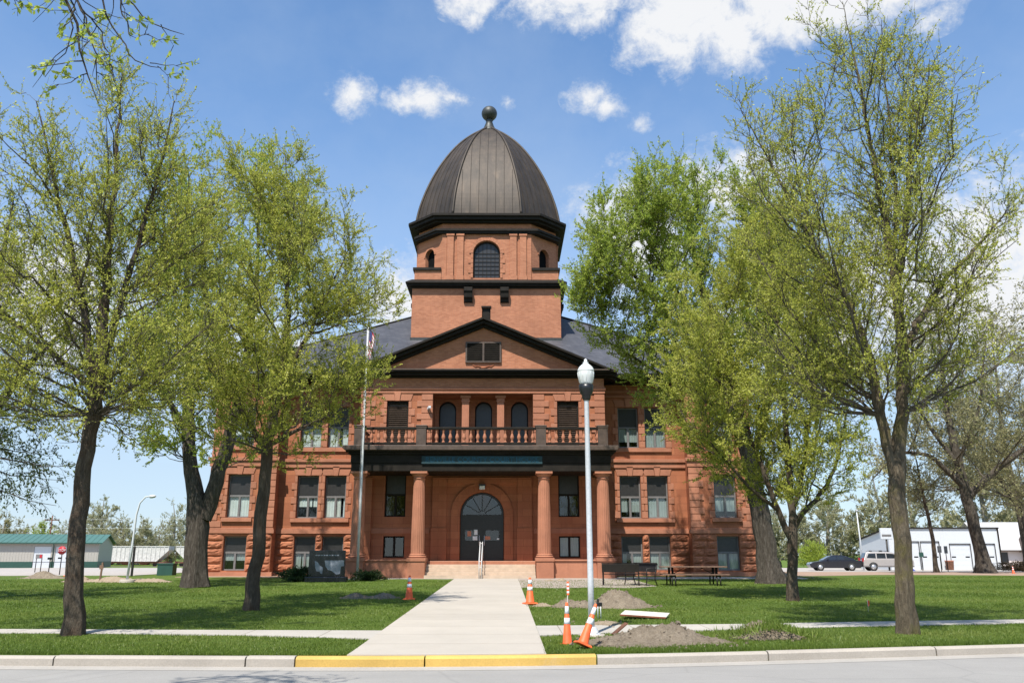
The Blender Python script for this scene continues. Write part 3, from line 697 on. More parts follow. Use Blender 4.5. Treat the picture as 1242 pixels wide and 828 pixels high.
# ------------------------------------------------------------------ windows
wr = random.Random(9)
def sash(w, z0, z1, kind):
    """window seen from the street: frame, panels and panes; built round x=0, y=0 at the outer face of the frame"""
    h = z1-z0; a, b = -w/2, w/2; mb = MB(); fr = .075; split = z0+h*(.50 if h > 1.9 else .52)
    for xa, xb, za, zb in ((a,a+fr,z0,z1),(b-fr,b,z0,z1),(a+fr,b-fr,z0,z0+fr),(a+fr,b-fr,z1-fr,z1)): mb.box(xa, xb, 0, .09, za, zb)
    if kind in ('sash', 'sash_white', 'dark'):
        mb.box(a+fr, b-fr, .002, .092, split-.05, split+.05); mb.box(-.055, .055, .004, .088, z0+fr, split-.05)
    else: mb.box(-.06, .06, .004, .088, z0+fr, z1-fr); split = z1
    f = mb.build('window', M['trim'] if kind in ('dark', 'low', 'low_dark') else M['frame'], CH, org=(0,0,0), bevel=.006)
    mb = MB()
    if split < z1:
        mb.box(a+fr, b-fr, .035, .05, split+.05, z1-fr); mb.build('upper_panel', M['panel'], f, org=(0,0,0)); mb = MB()
        zt = split-.05
    else: zt = z1-fr
    mb.quad((a+fr,.05,z0+fr),(-.055,.05,z0+fr),(-.055,.05,zt),(a+fr,.05,zt)); mb.quad((.055,.05,z0+fr),(b-fr,.05,z0+fr),(b-fr,.05,zt),(.055,.05,zt))
    mb.build('pane', M['glass'], f, org=(0,0,0)); mb = MB()
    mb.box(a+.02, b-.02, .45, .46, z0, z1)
    if kind not in ('dark', 'low_dark'):
        gap = wr.choice([0,0,1,2,3]); gc = wr.randint(2,11); zlow = z0+fr+(wr.choice([0,0,0,.25,.5])*(zt-z0) if kind != 'low' else 0)
        for k in range(14):     # hanging curtain with soft folds
            if gc <= k < gc+gap: continue
            xx0 = a+fr+(b-a-2*fr)*k/14; xx1 = a+fr+(b-a-2*fr)*(k+1)/14
            mb.quad((xx0,.085+.02*(k % 2),zlow),(xx1,.085+.02*((k+1) % 2),zlow),(xx1,.085+.02*((k+1) % 2),zt),(xx0,.085+.02*(k % 2),zt), 1)
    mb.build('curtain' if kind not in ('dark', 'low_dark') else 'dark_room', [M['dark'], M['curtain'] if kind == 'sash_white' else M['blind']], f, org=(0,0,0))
    return f
protos = {}
for r, w, z0, z1, y, kind, sgn, k in wins:
    if kind == 'sash' and sgn < 0 and k >= 1: kind = 'sash_white'
    key = (w, z0, z1, kind)
    loc = Vector((X(r), y+.20, 0)) - Vector(CH['org'])
    if key not in protos or kind.startswith('sash'): protos[key] = sash(w, z0, z1, kind); protos[key].location = loc
    else: dup(protos[key], CH, loc)

# --- entrance doors with a fanlight, notices and the lamp above
mb = MB(); y = YB+.22; W = 1.12
for xa, xb, za, zb in ((-W,-W+.12,1.185,3.52),(W-.12,W,1.185,3.52),(-W+.12,W-.12,3.36,3.52),(-.07,.07,1.185,3.36)): mb.box(X(xa), X(xb), y, y+.07, za, zb)
for s in (-1, 1):
    a, b = sorted((.07*s, (W-.12)*s))
    mb.box(X(a), X(b), y+.012, y+.06, 1.185, 2.20); mb.box(X(a), X(b), y+.012, y+.06, 2.72, 3.36); mb.box(X(a), X(a+.12), y+.012, y+.06, 2.20, 2.72); mb.box(X(b-.12), X(b), y+.012, y+.06, 2.20, 2.72)
dr = part('entrance_door', mb, M['door'])
mb = MB()
for s in (-1, 1):
    a, b = sorted((.19*s, (W-.24)*s)); mb.quad((X(a),y+.035,2.2),(X(b),y+.035,2.2),(X(b),y+.035,2.72),(X(a),y+.035,2.72))
mb.box(X(-W), X(W), y+.5, y+.52, 1.185, 4.7, 1); sub('pane', mb, [M['glass'], M['dark']], dr)
mb = MB()
for s in (-1, 1): mb.tube([(X(.13*s),y-.05,1.95),(X(.13*s),y-.06,2.1),(X(.13*s),y-.05,2.45)], .018, 6)
sub('handle', mb, M['steel'], dr)
for x, z, w_, h_, mm in ((-.66,2.55,.19,.27,'paper_red'),(-.32,2.62,.17,.26,'paper'),(-.36,2.32,.24,.2,'paper'),(.30,2.33,.27,.18,'paper_red'),(.84,2.28,.12,.08,'paper')):
    mb = MB(); mb.box(X(x-w_/2), X(x+w_/2), y-.004, y-.001, z-h_/2, z+h_/2); sub('notice', mb, M[mm], dr)
mb = MB(); n = 18
ri, ro = 1.02, W
for k in range(n):
    a0, a1 = math.pi*k/n, math.pi*(k+1)/n
    mb.prism_y([(X(-r*math.cos(t)), 3.52+r*math.sin(t)) for r, t in ((ri,a0),(ri,a1),(ro,a1),(ro,a0))], y, y+.07)
for k in range(1, 6):
    t = math.pi*k/6; c = Vector((X(-.6*math.cos(t)), y+.035, 3.53+.6*math.sin(t)))
    mb.obox(c, (-.45*math.cos(t),0,.45*math.sin(t)), (0,.02,0), (.022*math.sin(t),0,.022*math.cos(t)))
fl = part('fanlight', mb, M['door']); mb = MB()
mb.add([(X(0),y+.045,3.525)]+[(X(-1.02*math.cos(math.pi*k/n)), y+.045, 3.525+1.02*math.sin(math.pi*k/n)) for k in range(n+1)], [(0,k+1,k+2) for k in range(n)]); sub('pane', mb, M['glass'], fl)
mb = MB(); mb.box(X(-.16), X(.16), YB-.16, YB-.132, 4.82, 5.02); mb.box(X(-.18), X(.18), YB-.36, YB-.16, 4.98, 5.05)
lp = part('entrance_lamp', mb, M['black']); mb = MB(); mb.box(X(-.14), X(.14), YB-.33, YB-.165, 4.78, 4.978); sub('lens', mb, M['globe'], lp, bevel=.02)
mb = MB(); mb.box(X(-2.92), X(-2.86), YB-.12, YB-.05, 9.0, 9.1); mb.obox((X(-2.88), YB-.2, 9.1), (.06,.02,0), (-.05,.13,-.03), (0,.01,.06)); part('security_camera', mb, M['white'])

# --- eaves of the wings and the big hipped roof
mb = MB()
for s in (-1, 1):
    for z0, z1, o in ((10.752,10.84,.14),(10.842,10.98,.42),(10.982,11.10,.62)):
        a, b = sorted((X((BX+.7)*s), X(14.62*s)+o*s)); mb.box(a, b, YP-o, YP+1.2, z0, z1)
        a, b = sorted((X(14.62*s)+o*s, X(14.62*s)-.3*s)); mb.box(a, b, YP+1.2, 65.2+o, z0, z1)
    part('eaves_cornice', mb, M['trim'], bevel=.012); mb = MB()
mb = MB(); e = 15.28; y0, y1, z0 = YP-.66, 66.0, 11.104; run = (y1-y0)/2; zr = z0+.60*run; yr = (y0+y1)/2; xr = e-run
mb.add([(X(-e),y0,z0),(X(e),y0,z0),(X(e),y1,z0),(X(-e),y1,z0),(X(-xr),yr,zr),(X(xr),yr,zr)], [(0,1,5,4),(1,2,5),(2,3,4,5),(3,0,4)])
rf = part('roof', mb, M['slate'])
mb = MB(); 
for s in (-1, 1):
    mb.tube([(X(e*s),y0,z0+.03),(X(xr*s),yr,zr+.03)], .07, 6); mb.cut(); mb.tube([(X(e*s),y1,z0+.03),(X(xr*s),yr,zr+.03)], .07, 6); mb.cut()
sub('hip_ridge', mb, M['patina'], rf)
# gable roof behind the pediment
mb = MB(); yb = y0+(AZ-z0)/.60+.4
for s in (-1, 1): mb.add([(X(0),YB-.66,AZ+.004),(X((HE+.03)*s),YB-.66,AZ-SL*(HE+.03)+.004),(X((HE+.03)*s),y0+.4,AZ-SL*(HE+.03)+.004),(X(0),yb,AZ+.004)], [(0,1,2,3)])
sub('portico_roof', mb, M['slate'], rf)
# back and side walls closing the block
mb = MB(); mb.quad((X(-14.62),65,.3),(X(14.62),65,.3),(X(14.62),65,10.75),(X(-14.62),65,10.75)); part('rear_wall', mb, M['stone'])

# --- tower
YC, TH = 54.7, 4.68
def ring(h, c=None):       # square (c None) or square with chamfered corners; half-size h, half face c
    if c is None: return [(X(-h),YC-h),(X(h),YC-h),(X(h),YC+h),(X(-h),YC+h)]
    return [(X(-c),YC-h),(X(c),YC-h),(X(h),YC-c),(X(h),YC+c),(X(c),YC+h),(X(-c),YC+h),(X(-h),YC+c),(X(-h),YC-c)]
mb = MB(); yf = YC-TH
face(mb, X(-TH), X(TH), 12.6, 17.75, yf, [(X(-.27), X(.27), 15.72, 16.5, 0)], .2)
for s in (-1, 1): mb.quad((X(TH*s),yf,12.6),(X(TH*s),YC+TH,12.6),(X(TH*s),YC+TH,17.75),(X(TH*s),yf,17.75))
mb.quad((X(-TH),YC+TH,12.6),(X(TH),YC+TH,12.6),(X(TH),YC+TH,17.75),(X(-TH),YC+TH,17.75))
tw = part('tower_wall', mb, M['brick'])
mb = MB(); mb.box(X(-.26), X(.26), yf+.1, yf+.16, 15.74, 16.48); mb.box(X(-.2), X(.2), yf+.08, yf+.1, 15.8, 16.42); mb.box(X(-.31), X(.31), yf-.06, yf+.004, 16.5, 16.6)
sub('window', mb, M['trim'], tw)
mb = MB(); mb.loft_z([(ring(TH+.05), 13.5), (ring(TH+.05), 14.55)], caps=False); sub('flashing', mb, M['patina'], tw)
mb = MB()
for z0, z1, o in ((17.752,17.86,.10),(17.862,18.0,.28),(18.002,18.08,.40)): mb.loft_z([(ring(TH+o), z0), (ring(TH+o), z1)])
mb.loft_z([(ring(TH+.40), 18.083), (ring(TH+.05), 18.34)])
tc = part('tower_cornice', mb, M['trim'], bevel=.012)
for ang in (0, 90, 270):
    for r in (-1.14, 1.14):
        mb = MB()
        poly = [(0,17.74),(-.42,17.74),(-.42,17.5),(-.34,17.36),(-.30,17.1),(-.16,16.98),(-.14,16.86),(0,16.8)]
        v = []
        for xx in (r-.27, r+.27): v += [(xx, -TH+d, z) for d, z in poly]
        n = len(poly); mb.add(v, [tuple(range(n)), tuple(range(2*n-1,n-1,-1))]+[(i,(i+1) % n,n+(i+1) % n,n+i) for i in range(n)])
        mb.xform(Matrix.Translation((X(0), YC, 0)) @ Matrix.Rotation(R(ang), 4, 'Z')); sub('bracket', mb, M['trim'], tc, bevel=.02)
# --- drum: square with chamfered corners
DH, DC = 4.55, 2.86
mb = MB(); z0, z1 = 18.30, 22.3
chl = math.hypot(DH-DC, DH-DC)      # chamfer length
def local_face(L, ops, depth, ang, dist):
    st = len(mb.v); face(mb, -L, L, z0, z1, -dist, ops, depth); mb.xform(Matrix.Translation((X(0), YC, 0)) @ Matrix.Rotation(R(ang), 4, 'Z'), st)
for k in range(4):
    local_face(DC, [(-.86,.86,18.50,20.16,1)], .3, 90*k, DH)
    local_face(chl/2, [(-.46,.46,19.1,20.27,1)], .3, 45+90*k, (DH+DC)/math.sqrt(2))
dw = part('drum_wall', mb, M['brick'])
def placed(mb, ang): mb.xform(Matrix.Translation((X(0), YC, 0)) @ Matrix.Rotation(R(ang), 4, 'Z')); return mb
for k in (0, 1, 3):
    mb = MB(); d = -DH
    for s in (-1, 1):
        for c in (1.70, 2.33):
            mb.box(s*c-.215, s*c+.215, d-.14, d+.003, 18.62, 21.3); mb.box(s*c-.25, s*c+.25, d-.17, d+.003, 18.34, 18.618); mb.box(s*c-.26, s*c+.26, d-.18, d+.003, 21.302, 21.45)
        a, b = sorted((s*2.56, s*DC)); mb.box(a, b, d-.05, d+.003, 18.34, 21.45)
    n = 14     # archivolt
    for i in range(n):
        a0, a1 = math.pi*i/n, math.pi*(i+1)/n
        mb.prism_y([(-r*math.cos(t), 20.16+r*math.sin(t)) for r, t in ((.87,a0),(.87,a1),(1.12,a1),(1.12,a0))], d-.06, d+.003)
    for s in (-1, 1):
        for i in range(5):
            a, b = sorted((s*.87, s*(1.18 if i % 2 else 1.02))); mb.box(a, b, d-.045, d+.003, 18.5+i*.33, 18.5+i*.33+.31)
    sub('pilasters', placed(mb, 90*k), M['brick'], dw, bevel=.012)
    mb = MB(); y = d+.2; n = 14
    ring_o = [(-.86,18.5),(.86,18.5)]+[(.86*math.cos(math.pi*i/n), 20.16+.86*math.sin(math.pi*i/n)) for i in range(n+1)]
    cx_, cz_ = 0, 19.6; ring_i = [(x*.9, cz_+(z-cz_)*.93) for x, z in ring_o]
    for p, q, p2, q2 in zip(ring_o, ring_o[1:]+ring_o[:1], ring_i, ring_i[1:]+ring_i[:1]): mb.add([(p[0],y,p[1]),(q[0],y,q[1]),(q2[0],y,q2[1]),(p2[0],y,p2[1])], [(0,1,2,3)])
    for xx in (-.52,-.26,0,.26,.52): mb.box(xx-.012, xx+.012, y+.002, y+.03, 18.55, 20.16+math.sqrt(.7-xx*xx))
    for i in range(6): mb.box(-.8, .8, y+.003, y+.028, 18.8+i*.28, 18.825+i*.28)
    aw = sub('arched_window', placed(mb, 90*k), M['trim'], dw)
    mb = MB(); mb.add([(x,y+.04,z) for x, z in ring_o], [tuple(range(len(ring_o)))]); placed(mb, 90*k); sub('arched_pane', mb, M['panel'], dw)
for k in (-1, 1):
    d = -(DH+DC)/math.sqrt(2); L = chl/2
    for q in (-1, 1):
        a, b = sorted((X((DC+.03)*k), X((DH+.03)*k))); ya, yb = (YC-DH-.03, YC-DC-.03) if q < 0 else (YC+DC+.03, YC+DH+.03); t = .10
        mb = MB(); mb.box(a, b, ya, yb, 18.30, 18.98); sub('corner_block', mb, M['brick'], dw)
        mb = MB(); mb.box(a-(t if k < 0 else -.0), b+(t if k > 0 else -.0), ya-(t if q < 0 else 0), yb+(t if q > 0 else 0), 18.982, 19.17); sub('ledge', mb, M['trim'], dw, bevel=.015)
    mb = MB(); n = 10
    for i in range(n):
        a0, a1 = math.pi*i/n, math.pi*(i+1)/n
        mb.prism_y([(-r*math.cos(t), 20.27+r*math.sin(t)) for r, t in ((.46,a0),(.46,a1),(.60,a1),(.60,a0))], d-.04, d+.003)
    sub('small_arch', placed(mb, 45*k), M['brick'], dw)
    mb = MB(); mb.box(-.5, .5, d+.25, d+.28, 19.05, 20.8); sub('dark_opening', placed(mb, 45*k), M['dark'], dw)
mb = MB()
def oct_(o): c = DC+.30+o*.414; return ring(DH+o, min(c, DH+o-.2))
for z0, z1, o in ((21.46,21.60,.20),(21.602,21.76,.28)): mb.loft_z([(oct_(o), z0), (oct_(o), z1)])
for z0, z1, o in ((22.18,22.30,.26),(22.302,22.50,.52),(22.502,22.66,.66)): mb.loft_z([(oct_(o), z0), (oct_(o), z1)])
mb.loft_z([(oct_(.66), 22.663), (oct_(.30), 22.82)])
part('drum_cornice', mb, M['trim'], bevel=.012)
# --- dome
prof = [(4.86,22.75),(4.78,23.4),(4.61,24.3),(4.33,25.3),(3.98,26.3),(3.57,27.25),(3.08,28.2),(2.53,29.1),(1.97,29.85),(1.41,30.45),(.93,30.88),(.58,31.15),(.36,31.34),(.27,31.46)]
_t = np.linspace(0, 1, len(prof)); _u = np.linspace(0, 1, 40)
def _cr(vals):
    m = np.gradient(np.array(vals), _t); out = []
    for u in _u:
        i = min(int(u*(len(prof)-1)), len(prof)-2); h = _t[1]; q = (u-_t[i])/h
        out.append((2*q**3-3*q**2+1)*vals[i]+(q**3-2*q**2+q)*h*m[i]+(-2*q**3+3*q**2)*vals[i+1]+(q**3-q**2)*h*m[i+1])
    return out
prof = list(zip(_cr([p[0] for p in prof]), _cr([p[1] for p in prof])))
K = .452
def oring(r): return ring(r, r*K)
mb = MB(); mb.loft_z([(oring(r), z) for r, z in prof]); dm = part('dome', mb, M['dome'])
mb = MB()      # standing seams on the eight faces
for f in range(8):
    for j in range(1, 8):
        t = j/8; pts = []
        for r, z in prof[:-1]:
            o = oring(r+.012); p, q = o[f], o[(f+1) % 8]
            L = math.hypot(p[0]-q[0], p[1]-q[1]); L0 = math.hypot(oring(4.88)[f][0]-oring(4.88)[(f+1) % 8][0], oring(4.88)[f][1]-oring(4.88)[(f+1) % 8][1])
            u = .5+(t-.5)*L0/L
            if not 0.03 < u < .97: break
            pts.append((p[0]+(q[0]-p[0])*u, p[1]+(q[1]-p[1])*u, z))
        if len(pts) > 1: mb.tube(pts, .013, 4, smooth=False)
sub('standing_seams', mb, M['dome'], dm)
for k in range(8):
    mb = MB(); mb.tube([(*oring(r+.03)[k], z) for r, z in prof], .085, 8); sub('rib', mb, M['dome'], dm)
mb = MB(); mb.lathe([(.62,31.12),(.50,31.30),(.36,31.62),(.22,32.02),(.27,32.10),(.20,32.18)], (X(0),YC), 20); part('finial_neck', mb, M['patina'])
mb = MB(); mb.lathe([(.02+.55*math.sin(math.pi*i/16), 32.68-.55*math.cos(math.pi*i/16)) for i in range(17)], (X(0),YC), 28); part('finial_ball', mb, M['patina'])
# ------------------------------------------------------------------ trees
def unit(a): return a/np.maximum(np.linalg.norm(a, axis=-1, keepdims=True), 1e-9)
def tubes(P, Rr, S):
    """P (n,k,3) polylines with radii (n,k) -> vertices, quads"""
    n, k, _ = P.shape; T = np.empty_like(P); T[:,1:-1] = P[:,2:]-P[:,:-2]; T[:,0] = P[:,1]-P[:,0]; T[:,-1] = P[:,-1]-P[:,-2]; T = unit(T)
    ref = np.where(np.abs(T[:,:1,2:3]) > .8, np.array([1.,0,0]), np.array([0,0,1.])); ref = np.repeat(ref, k, axis=1)
    U = unit(np.cross(T, ref)); W = np.cross(T, U); a = np.arange(S)*2*np.pi/S
    V = P[:,:,None,:] + Rr[:,:,None,None]*(U[:,:,None,:]*np.cos(a)[None,None,:,None] + W[:,:,None,:]*np.sin(a)[None,None,:,None])
    idx = np.arange(n*k*S).reshape(n, k, S); A = idx[:,:-1]; B = np.roll(A, -1, axis=2); D = idx[:,1:]; C = np.roll(D, -1, axis=2)
    return V.reshape(-1, 3), np.stack([A,B,C,D], -1).reshape(-1, 4)
def leaf_quads(P, D, size, rs, droop=0., wide=.5):
    """small rhombic leaves at points P growing along directions D"""
    n = len(P); L = size*rs.uniform(.55, 1.25, (n,1)); D = unit(D + rs.normal(0, .75, (n,3)) + np.array([0,0,-droop])); 
    s = unit(np.cross(D, rs.normal(0, 1, (n,3)))); nn = np.cross(D, s); w = L*wide*.5
    V = np.stack([P, P+D*L*.5+s*w+nn*L*.08, P+D*L, P+D*L*.5-s*w+nn*L*.08], 1).reshape(-1, 3)
    return V, np.arange(4*n).reshape(n, 4)
def tree(name, label, base, stems, crown, n1=40, d2=4., d3=7., leaf=(.06, 3, 4), mats=('bark_a','bark_t','leaf_a'), seed=1, depth=.9, rise=.75, droop=0., up=.35,
         group=None, zmin=None, twig=(.22,.62), hollow=.2, tmean=.45, l2=1.0, root=1.5, sides=12, cat='tree', yc=0.):
    rs = np.random.RandomState(seed); bx, by = base; bz = G(bx, by)
    T = thing(name, label, cat, (bx, by, bz), 0, group)
    # trunk and stems
    TV, TF = [], []; st_all = []; off = 0
    for q, st in enumerate(stems):
        st = np.array(st, float); k = max(10, int(len(st)*5)); t = np.linspace(0, 1, k)
        seg = np.r_[0, np.cumsum(np.linalg.norm(np.diff(st[:,:3], axis=0), axis=1))]; seg /= seg[-1]
        P = np.stack([np.interp(t, seg, st[:,c]) for c in range(4)], 1)
        for _ in range(2): P[1:-1,:3] = .25*P[:-2,:3]+.5*P[1:-1,:3]+.25*P[2:,:3]
        P[1:-1,:2] += rs.normal(0, .018, (k-2, 2))
        if q == 0: P[:,3] *= 1+ (root-1)*np.exp(-P[:,2]/.28)
        S_ = sides*3 if q == 0 else sides; V, F = tubes(P[None,:,:3], P[None,:,3], S_)
        g = np.random.RandomState(seed*7+q); a_ = np.tile(np.arange(S_)*2*np.pi/S_, k); zz = np.repeat(P[:,2], S_); rid = sum(np.sin(a_*fr+zz*g.uniform(-.8,.8)+g.uniform(0,6))*am for fr, am in ((3,.03),(5,.03),(9,.03),(13,.028))) + g.normal(0,.018,len(V))
        C_ = np.repeat(P[:,:3], S_, axis=0); V = C_+(V-C_)*(1+rid)[:,None]
        if q == 0:     # root flare lobes
            ang = np.arctan2(V[:,1]-0, V[:,0]); fl = np.exp(-np.maximum(V[:,2],0)/.35)*(.13*np.cos(ang*5+seed)+.06*np.cos(ang*3)); V[:,:2] *= (1+fl)[:,None]
        V[:len(V)] += 0; TV.append(V); TF.append(F+off); off += len(V); st_all.append(P)
    TV = np.concatenate(TV); TV[:,2] -= 0.0
    low = TV[:,2] < .02; TV[low,2] -= .12
    np_mesh('trunk', TV, np.concatenate(TF), M[mats[0]], T, smooth=True)
    # crown outline -> targets
    cr = np.array(crown, float); zl, zh = cr[0,0], cr[-1,0]; fork = zmin if zmin is not None else zl*.8
    zs = np.linspace(zl, zh, 200); wd = np.interp(zs, cr[:,0], cr[:,2]-cr[:,1]); cdf = np.cumsum(wd**1.3+.02); cdf /= cdf[-1]
    z1 = np.interp((np.arange(n1)+rs.uniform(0,1,n1))/n1, cdf, zs); az = np.arange(n1)*2.39996+rs.uniform(-.5,.5,n1)
    f = np.sqrt(rs.uniform(hollow, 1, n1)); xl = np.interp(z1, cr[:,0], cr[:,1]); xr = np.interp(z1, cr[:,0], cr[:,2])
    tgt = np.stack([(xl+xr)/2+(xr-xl)/2*f*np.cos(az), (xr-xl)/2*depth*f*np.sin(az)+yc*np.clip((z1-fork)/(zh-fork)*2, 0, 1), z1], 1)
    allP = np.concatenate([p[p[:,2] > fork*.98] for p in st_all]); 
    start = np.empty((n1,3)); r0 = np.empty(n1)
    for i in range(n1):
        hd = np.hypot(allP[:,0]-tgt[i,0], allP[:,1]-tgt[i,1]); want = tgt[i,2]-rise*hd*rs.uniform(.7,1.2)
        c = np.argmin((allP[:,2]-want)**2 + .5*hd**2 + rs.uniform(0,.4,len(allP))); start[i] = allP[c,:3]; r0[i] = allP[c,3]
    H = tgt-start; Ln = np.linalg.norm(H, axis=1); hz = H*np.array([1,1,0])
    P1 = start + hz*.5 + np.array([0,0,1])*(H[:,2:3]*up)
    k1 = 9; t = np.linspace(0, 1, k1)[None,:,None]
    L1 = start[:,None]*(1-t)**2 + P1[:,None]*2*t*(1-t) + tgt[:,None]*t**2
    wob = rs.normal(0, 1, (n1,k1,3)).cumsum(1)*.035*Ln[:,None,None]**.5; wob -= wob[:,:1]; L1 = L1 + wob*np.minimum(1, t*3)
    rb = np.minimum(r0*.58, .0075*Ln+.009); R1 = rb[:,None]*(1-.82*np.linspace(0,1,k1)[None])**.9
    # stems' own leaders count as limbs too
    def at(P, i, tt):
        k = P.shape[1]; s = np.clip(tt, 0, .9999)*(k-1); j = s.astype(int); fr = (s-j)[:,None]
        return P[i,j]*(1-fr)+P[i,j+1]*fr, unit(P[i,j+1]-P[i,j])
    lead = []
    for p in st_all:
        q = p[p[:,2] > fork]
        if len(q) > 3: lead.append(q[np.linspace(0, len(q)-1, k1).astype(int),:3])
    P_all = np.concatenate([L1, np.array(lead)]) if lead else L1
    len_all = np.linalg.norm(np.diff(P_all, axis=1), axis=2).sum(1)
    def children(P, Ls, dens, tlo, lmul, lcap, k, wob, upb, rr):
        cnt = np.maximum(1, rs.poisson(Ls*dens)); i = np.repeat(np.arange(len(P)), cnt); tt = tlo+(1-tlo)*rs.uniform(0,1,len(i))**.85
        p, tg = at(P, i, tt); d = unit(unit(np.cross(tg, rs.normal(0,1,p.shape)))*rs.uniform(.55,1.1,(len(i),1)) + tg*rs.uniform(.5,1.0,(len(i),1)) + np.array([0,0,upb]))
        if callable(lmul): L = lmul(Ls[i], tt)
        else: L = lmul*rs.uniform(.45,1.,len(i))
        L = np.minimum(L, lcap)*rs.uniform(.55,1.1,len(i)); s = np.linspace(0,1,k)[None,:,None]
        Q = p[:,None]+d[:,None]*L[:,None,None]*s + np.array([0,0,1])*((upb*.5-droop*.6)*L)[:,None,None]*s**2
        w = rs.normal(0,1,Q.shape).cumsum(1)*wob*L[:,None,None]; w -= w[:,:1]
        return Q+w, L
    L2, len2 = children(P_all, len_all, d2, .16, lambda l, tt: .34*l*(1.12-tt)+.30*l2, 2.1*l2, 6, .035, .25, None)
    R2 = (.005+.0045*len2)[:,None]*np.linspace(1,.3,6)[None]
    L3, len3 = children(L2, len2, d3, .12, twig[1], twig[1]*1.2, 4, .05, .18, None)
    R3 = np.full((len(L3),1), .0042)*np.linspace(1.1,.5,4)[None]
    Vs, Fs, o = [], [], 0
    for P, Rr, S in ((L1, R1, 6), (L2, R2, 4), (L3, R3*(1 if by < 30 else 1.6 if by < 100 else 4.5), 3)):
        V, F = tubes(P, Rr, S); Vs.append(V); Fs.append(F+o); o += len(V)
    np_mesh('branches', np.concatenate(Vs), np.concatenate(Fs), M[mats[1]], T, smooth=True)
    size, nodes, per = leaf
    if per:
        tt = (np.arange(nodes)+.5)/nodes; n3 = len(L3); i = np.repeat(np.arange(n3), nodes*per); ta = np.clip(np.tile(np.repeat(tt, per), n3)+rs.uniform(-.1,.16,len(i)), 0, 1)
        keep = rs.uniform(0,1,len(i)) < np.repeat(np.clip(rs.normal(tmean*2, .35, n3), .15, 1), nodes*per); i, ta = i[keep], ta[keep]
        p, tg = at(L3, i, ta)
        V, F = leaf_quads(p+rs.normal(0,.2*size,p.shape), tg, size, rs, droop*.8)
        clump = np.repeat(rs.normal(0,.17,n3), nodes*per)[keep]
        np_mesh('crown', V, F, M[mats[2]], T, tint=np.clip(.5+clump+rs.normal(0,.16,len(F)), 0, 1))
    return T
G1 = 'street trees in the front lawn'
tree('street_tree', 'tall thin-leaved tree with a straight trunk by the left pavement', (-8.09,16.5),
     [[(0,0,0,0.176),(-.12,0,1.3,0.152),(-.22,.05,2.6,0.143),(-.18,.1,4.2,0.127),(-.14,.1,5.0,0.131),(-.3,.1,8.1,0.066),(-.5,.1,11.8,0.010)],
      [(-.2,.1,4.6,0.090),(-.62,-.1,6.6,0.070),(-1.2,-.2,8.4,0.049),(-2.0,-.4,10.9,0.010)],[(-.12,.1,5.2,0.082),(.15,.3,7.5,0.057),(.45,.4,9.6,0.037),(.6,.4,11.4,0.008)],
      [(-.2,.1,4.7,0.074),(-1.4,.3,5.6,0.049),(-2.9,.6,6.6,0.025),(-3.8,.7,7.2,0.008)]],
     [(3.6,-2.4,1.6),(5,-3.8,2.5),(6.8,-4.1,2.8),(8.8,-3.8,2.1),(10.4,-3.0,1.2),(11.6,-2.5,.3),(12.3,-1.4,-.3)], n1=84, d2=5.2, d3=9.5, leaf=(.055,4,6), seed=3, zmin=4.2, mats=('bark_a','bark_t','leaf_a'), group=G1, tmean=.39, root=1.25)
tree('street_tree', 'full round light green tree beside the flagpole and left of the walk', (-6.5,22.4),
     [[(0,0,0,0.185),(.05,0,1.2,0.163),(.1,0,3.0,0.155),(.1,0,4.3,0.142),(.28,0,5.6,0.112),(.42,.1,7.2,0.077),(.3,.1,10,0.034),(-.05,.1,13.1,0.009)],
      [(.1,0,4.1,0.086),(-.5,.2,4.9,0.069),(-1.5,.3,6.4,0.047),(-2.4,.5,9.6,0.010)],[(.3,0,5.7,0.077),(1.0,-.3,7.0,0.052),(2.0,-.4,9.4,0.017)],[(.1,0,4.2,0.069),(.9,.2,4.7,0.047),(1.9,.3,5.2,0.017)]],
     [(3.9,-1.6,2.2),(4.8,-2.8,3.2),(6.4,-3.4,3.6),(8.6,-3.6,3.8),(10.6,-3.4,3.3),(12.0,-2.6,2.2),(13.2,-1.3,.3)], n1=96, d2=5.4, d3=10.0, leaf=(.060,4,7), seed=8, zmin=4.0, mats=('bark_a','bark_t','leaf_a'), group=G1, tmean=.48, root=1.2)
tree('old_tree', 'old dark tree with a forked trunk at the left corner of the courthouse', (-12.05,33.8),
     [[(0,0,0,0.484),(-.1,0,1.2,0.428),(-.12,0,2.8,0.409),(-.35,0,3.6,0.316),(-.75,.1,5.2,0.260),(-1.1,.2,8.0,0.186),(-1.6,.3,12,0.112),(-2.0,.3,17.5,0.019)],
      [(.1,0,2.6,0.316),(.45,0,3.8,0.298),(.8,0,5.6,0.260),(1.1,.2,7.8,0.186),(1.4,.3,12,0.093),(1.2,.3,17,0.019)],[(-.9,.2,6,0.149),(-2.4,.5,8,0.112),(-3.8,.6,12,0.028)]],
     [(4.6,-3.5,1.4),(6.5,-5,2.6),(9,-5.2,3.2),(13,-5.2,4.2),(16.5,-4.6,4.4),(18.8,-3.0,3.0),(19.8,-1.5,1.6)], n1=70, d2=3.0, d3=5.2, leaf=(.13,4,5), seed=21, zmin=4.6, mats=('bark_c','bark_t','leaf_b'), l2=1.5, twig=(.3,.9), tmean=.52, sides=14, root=1.15)
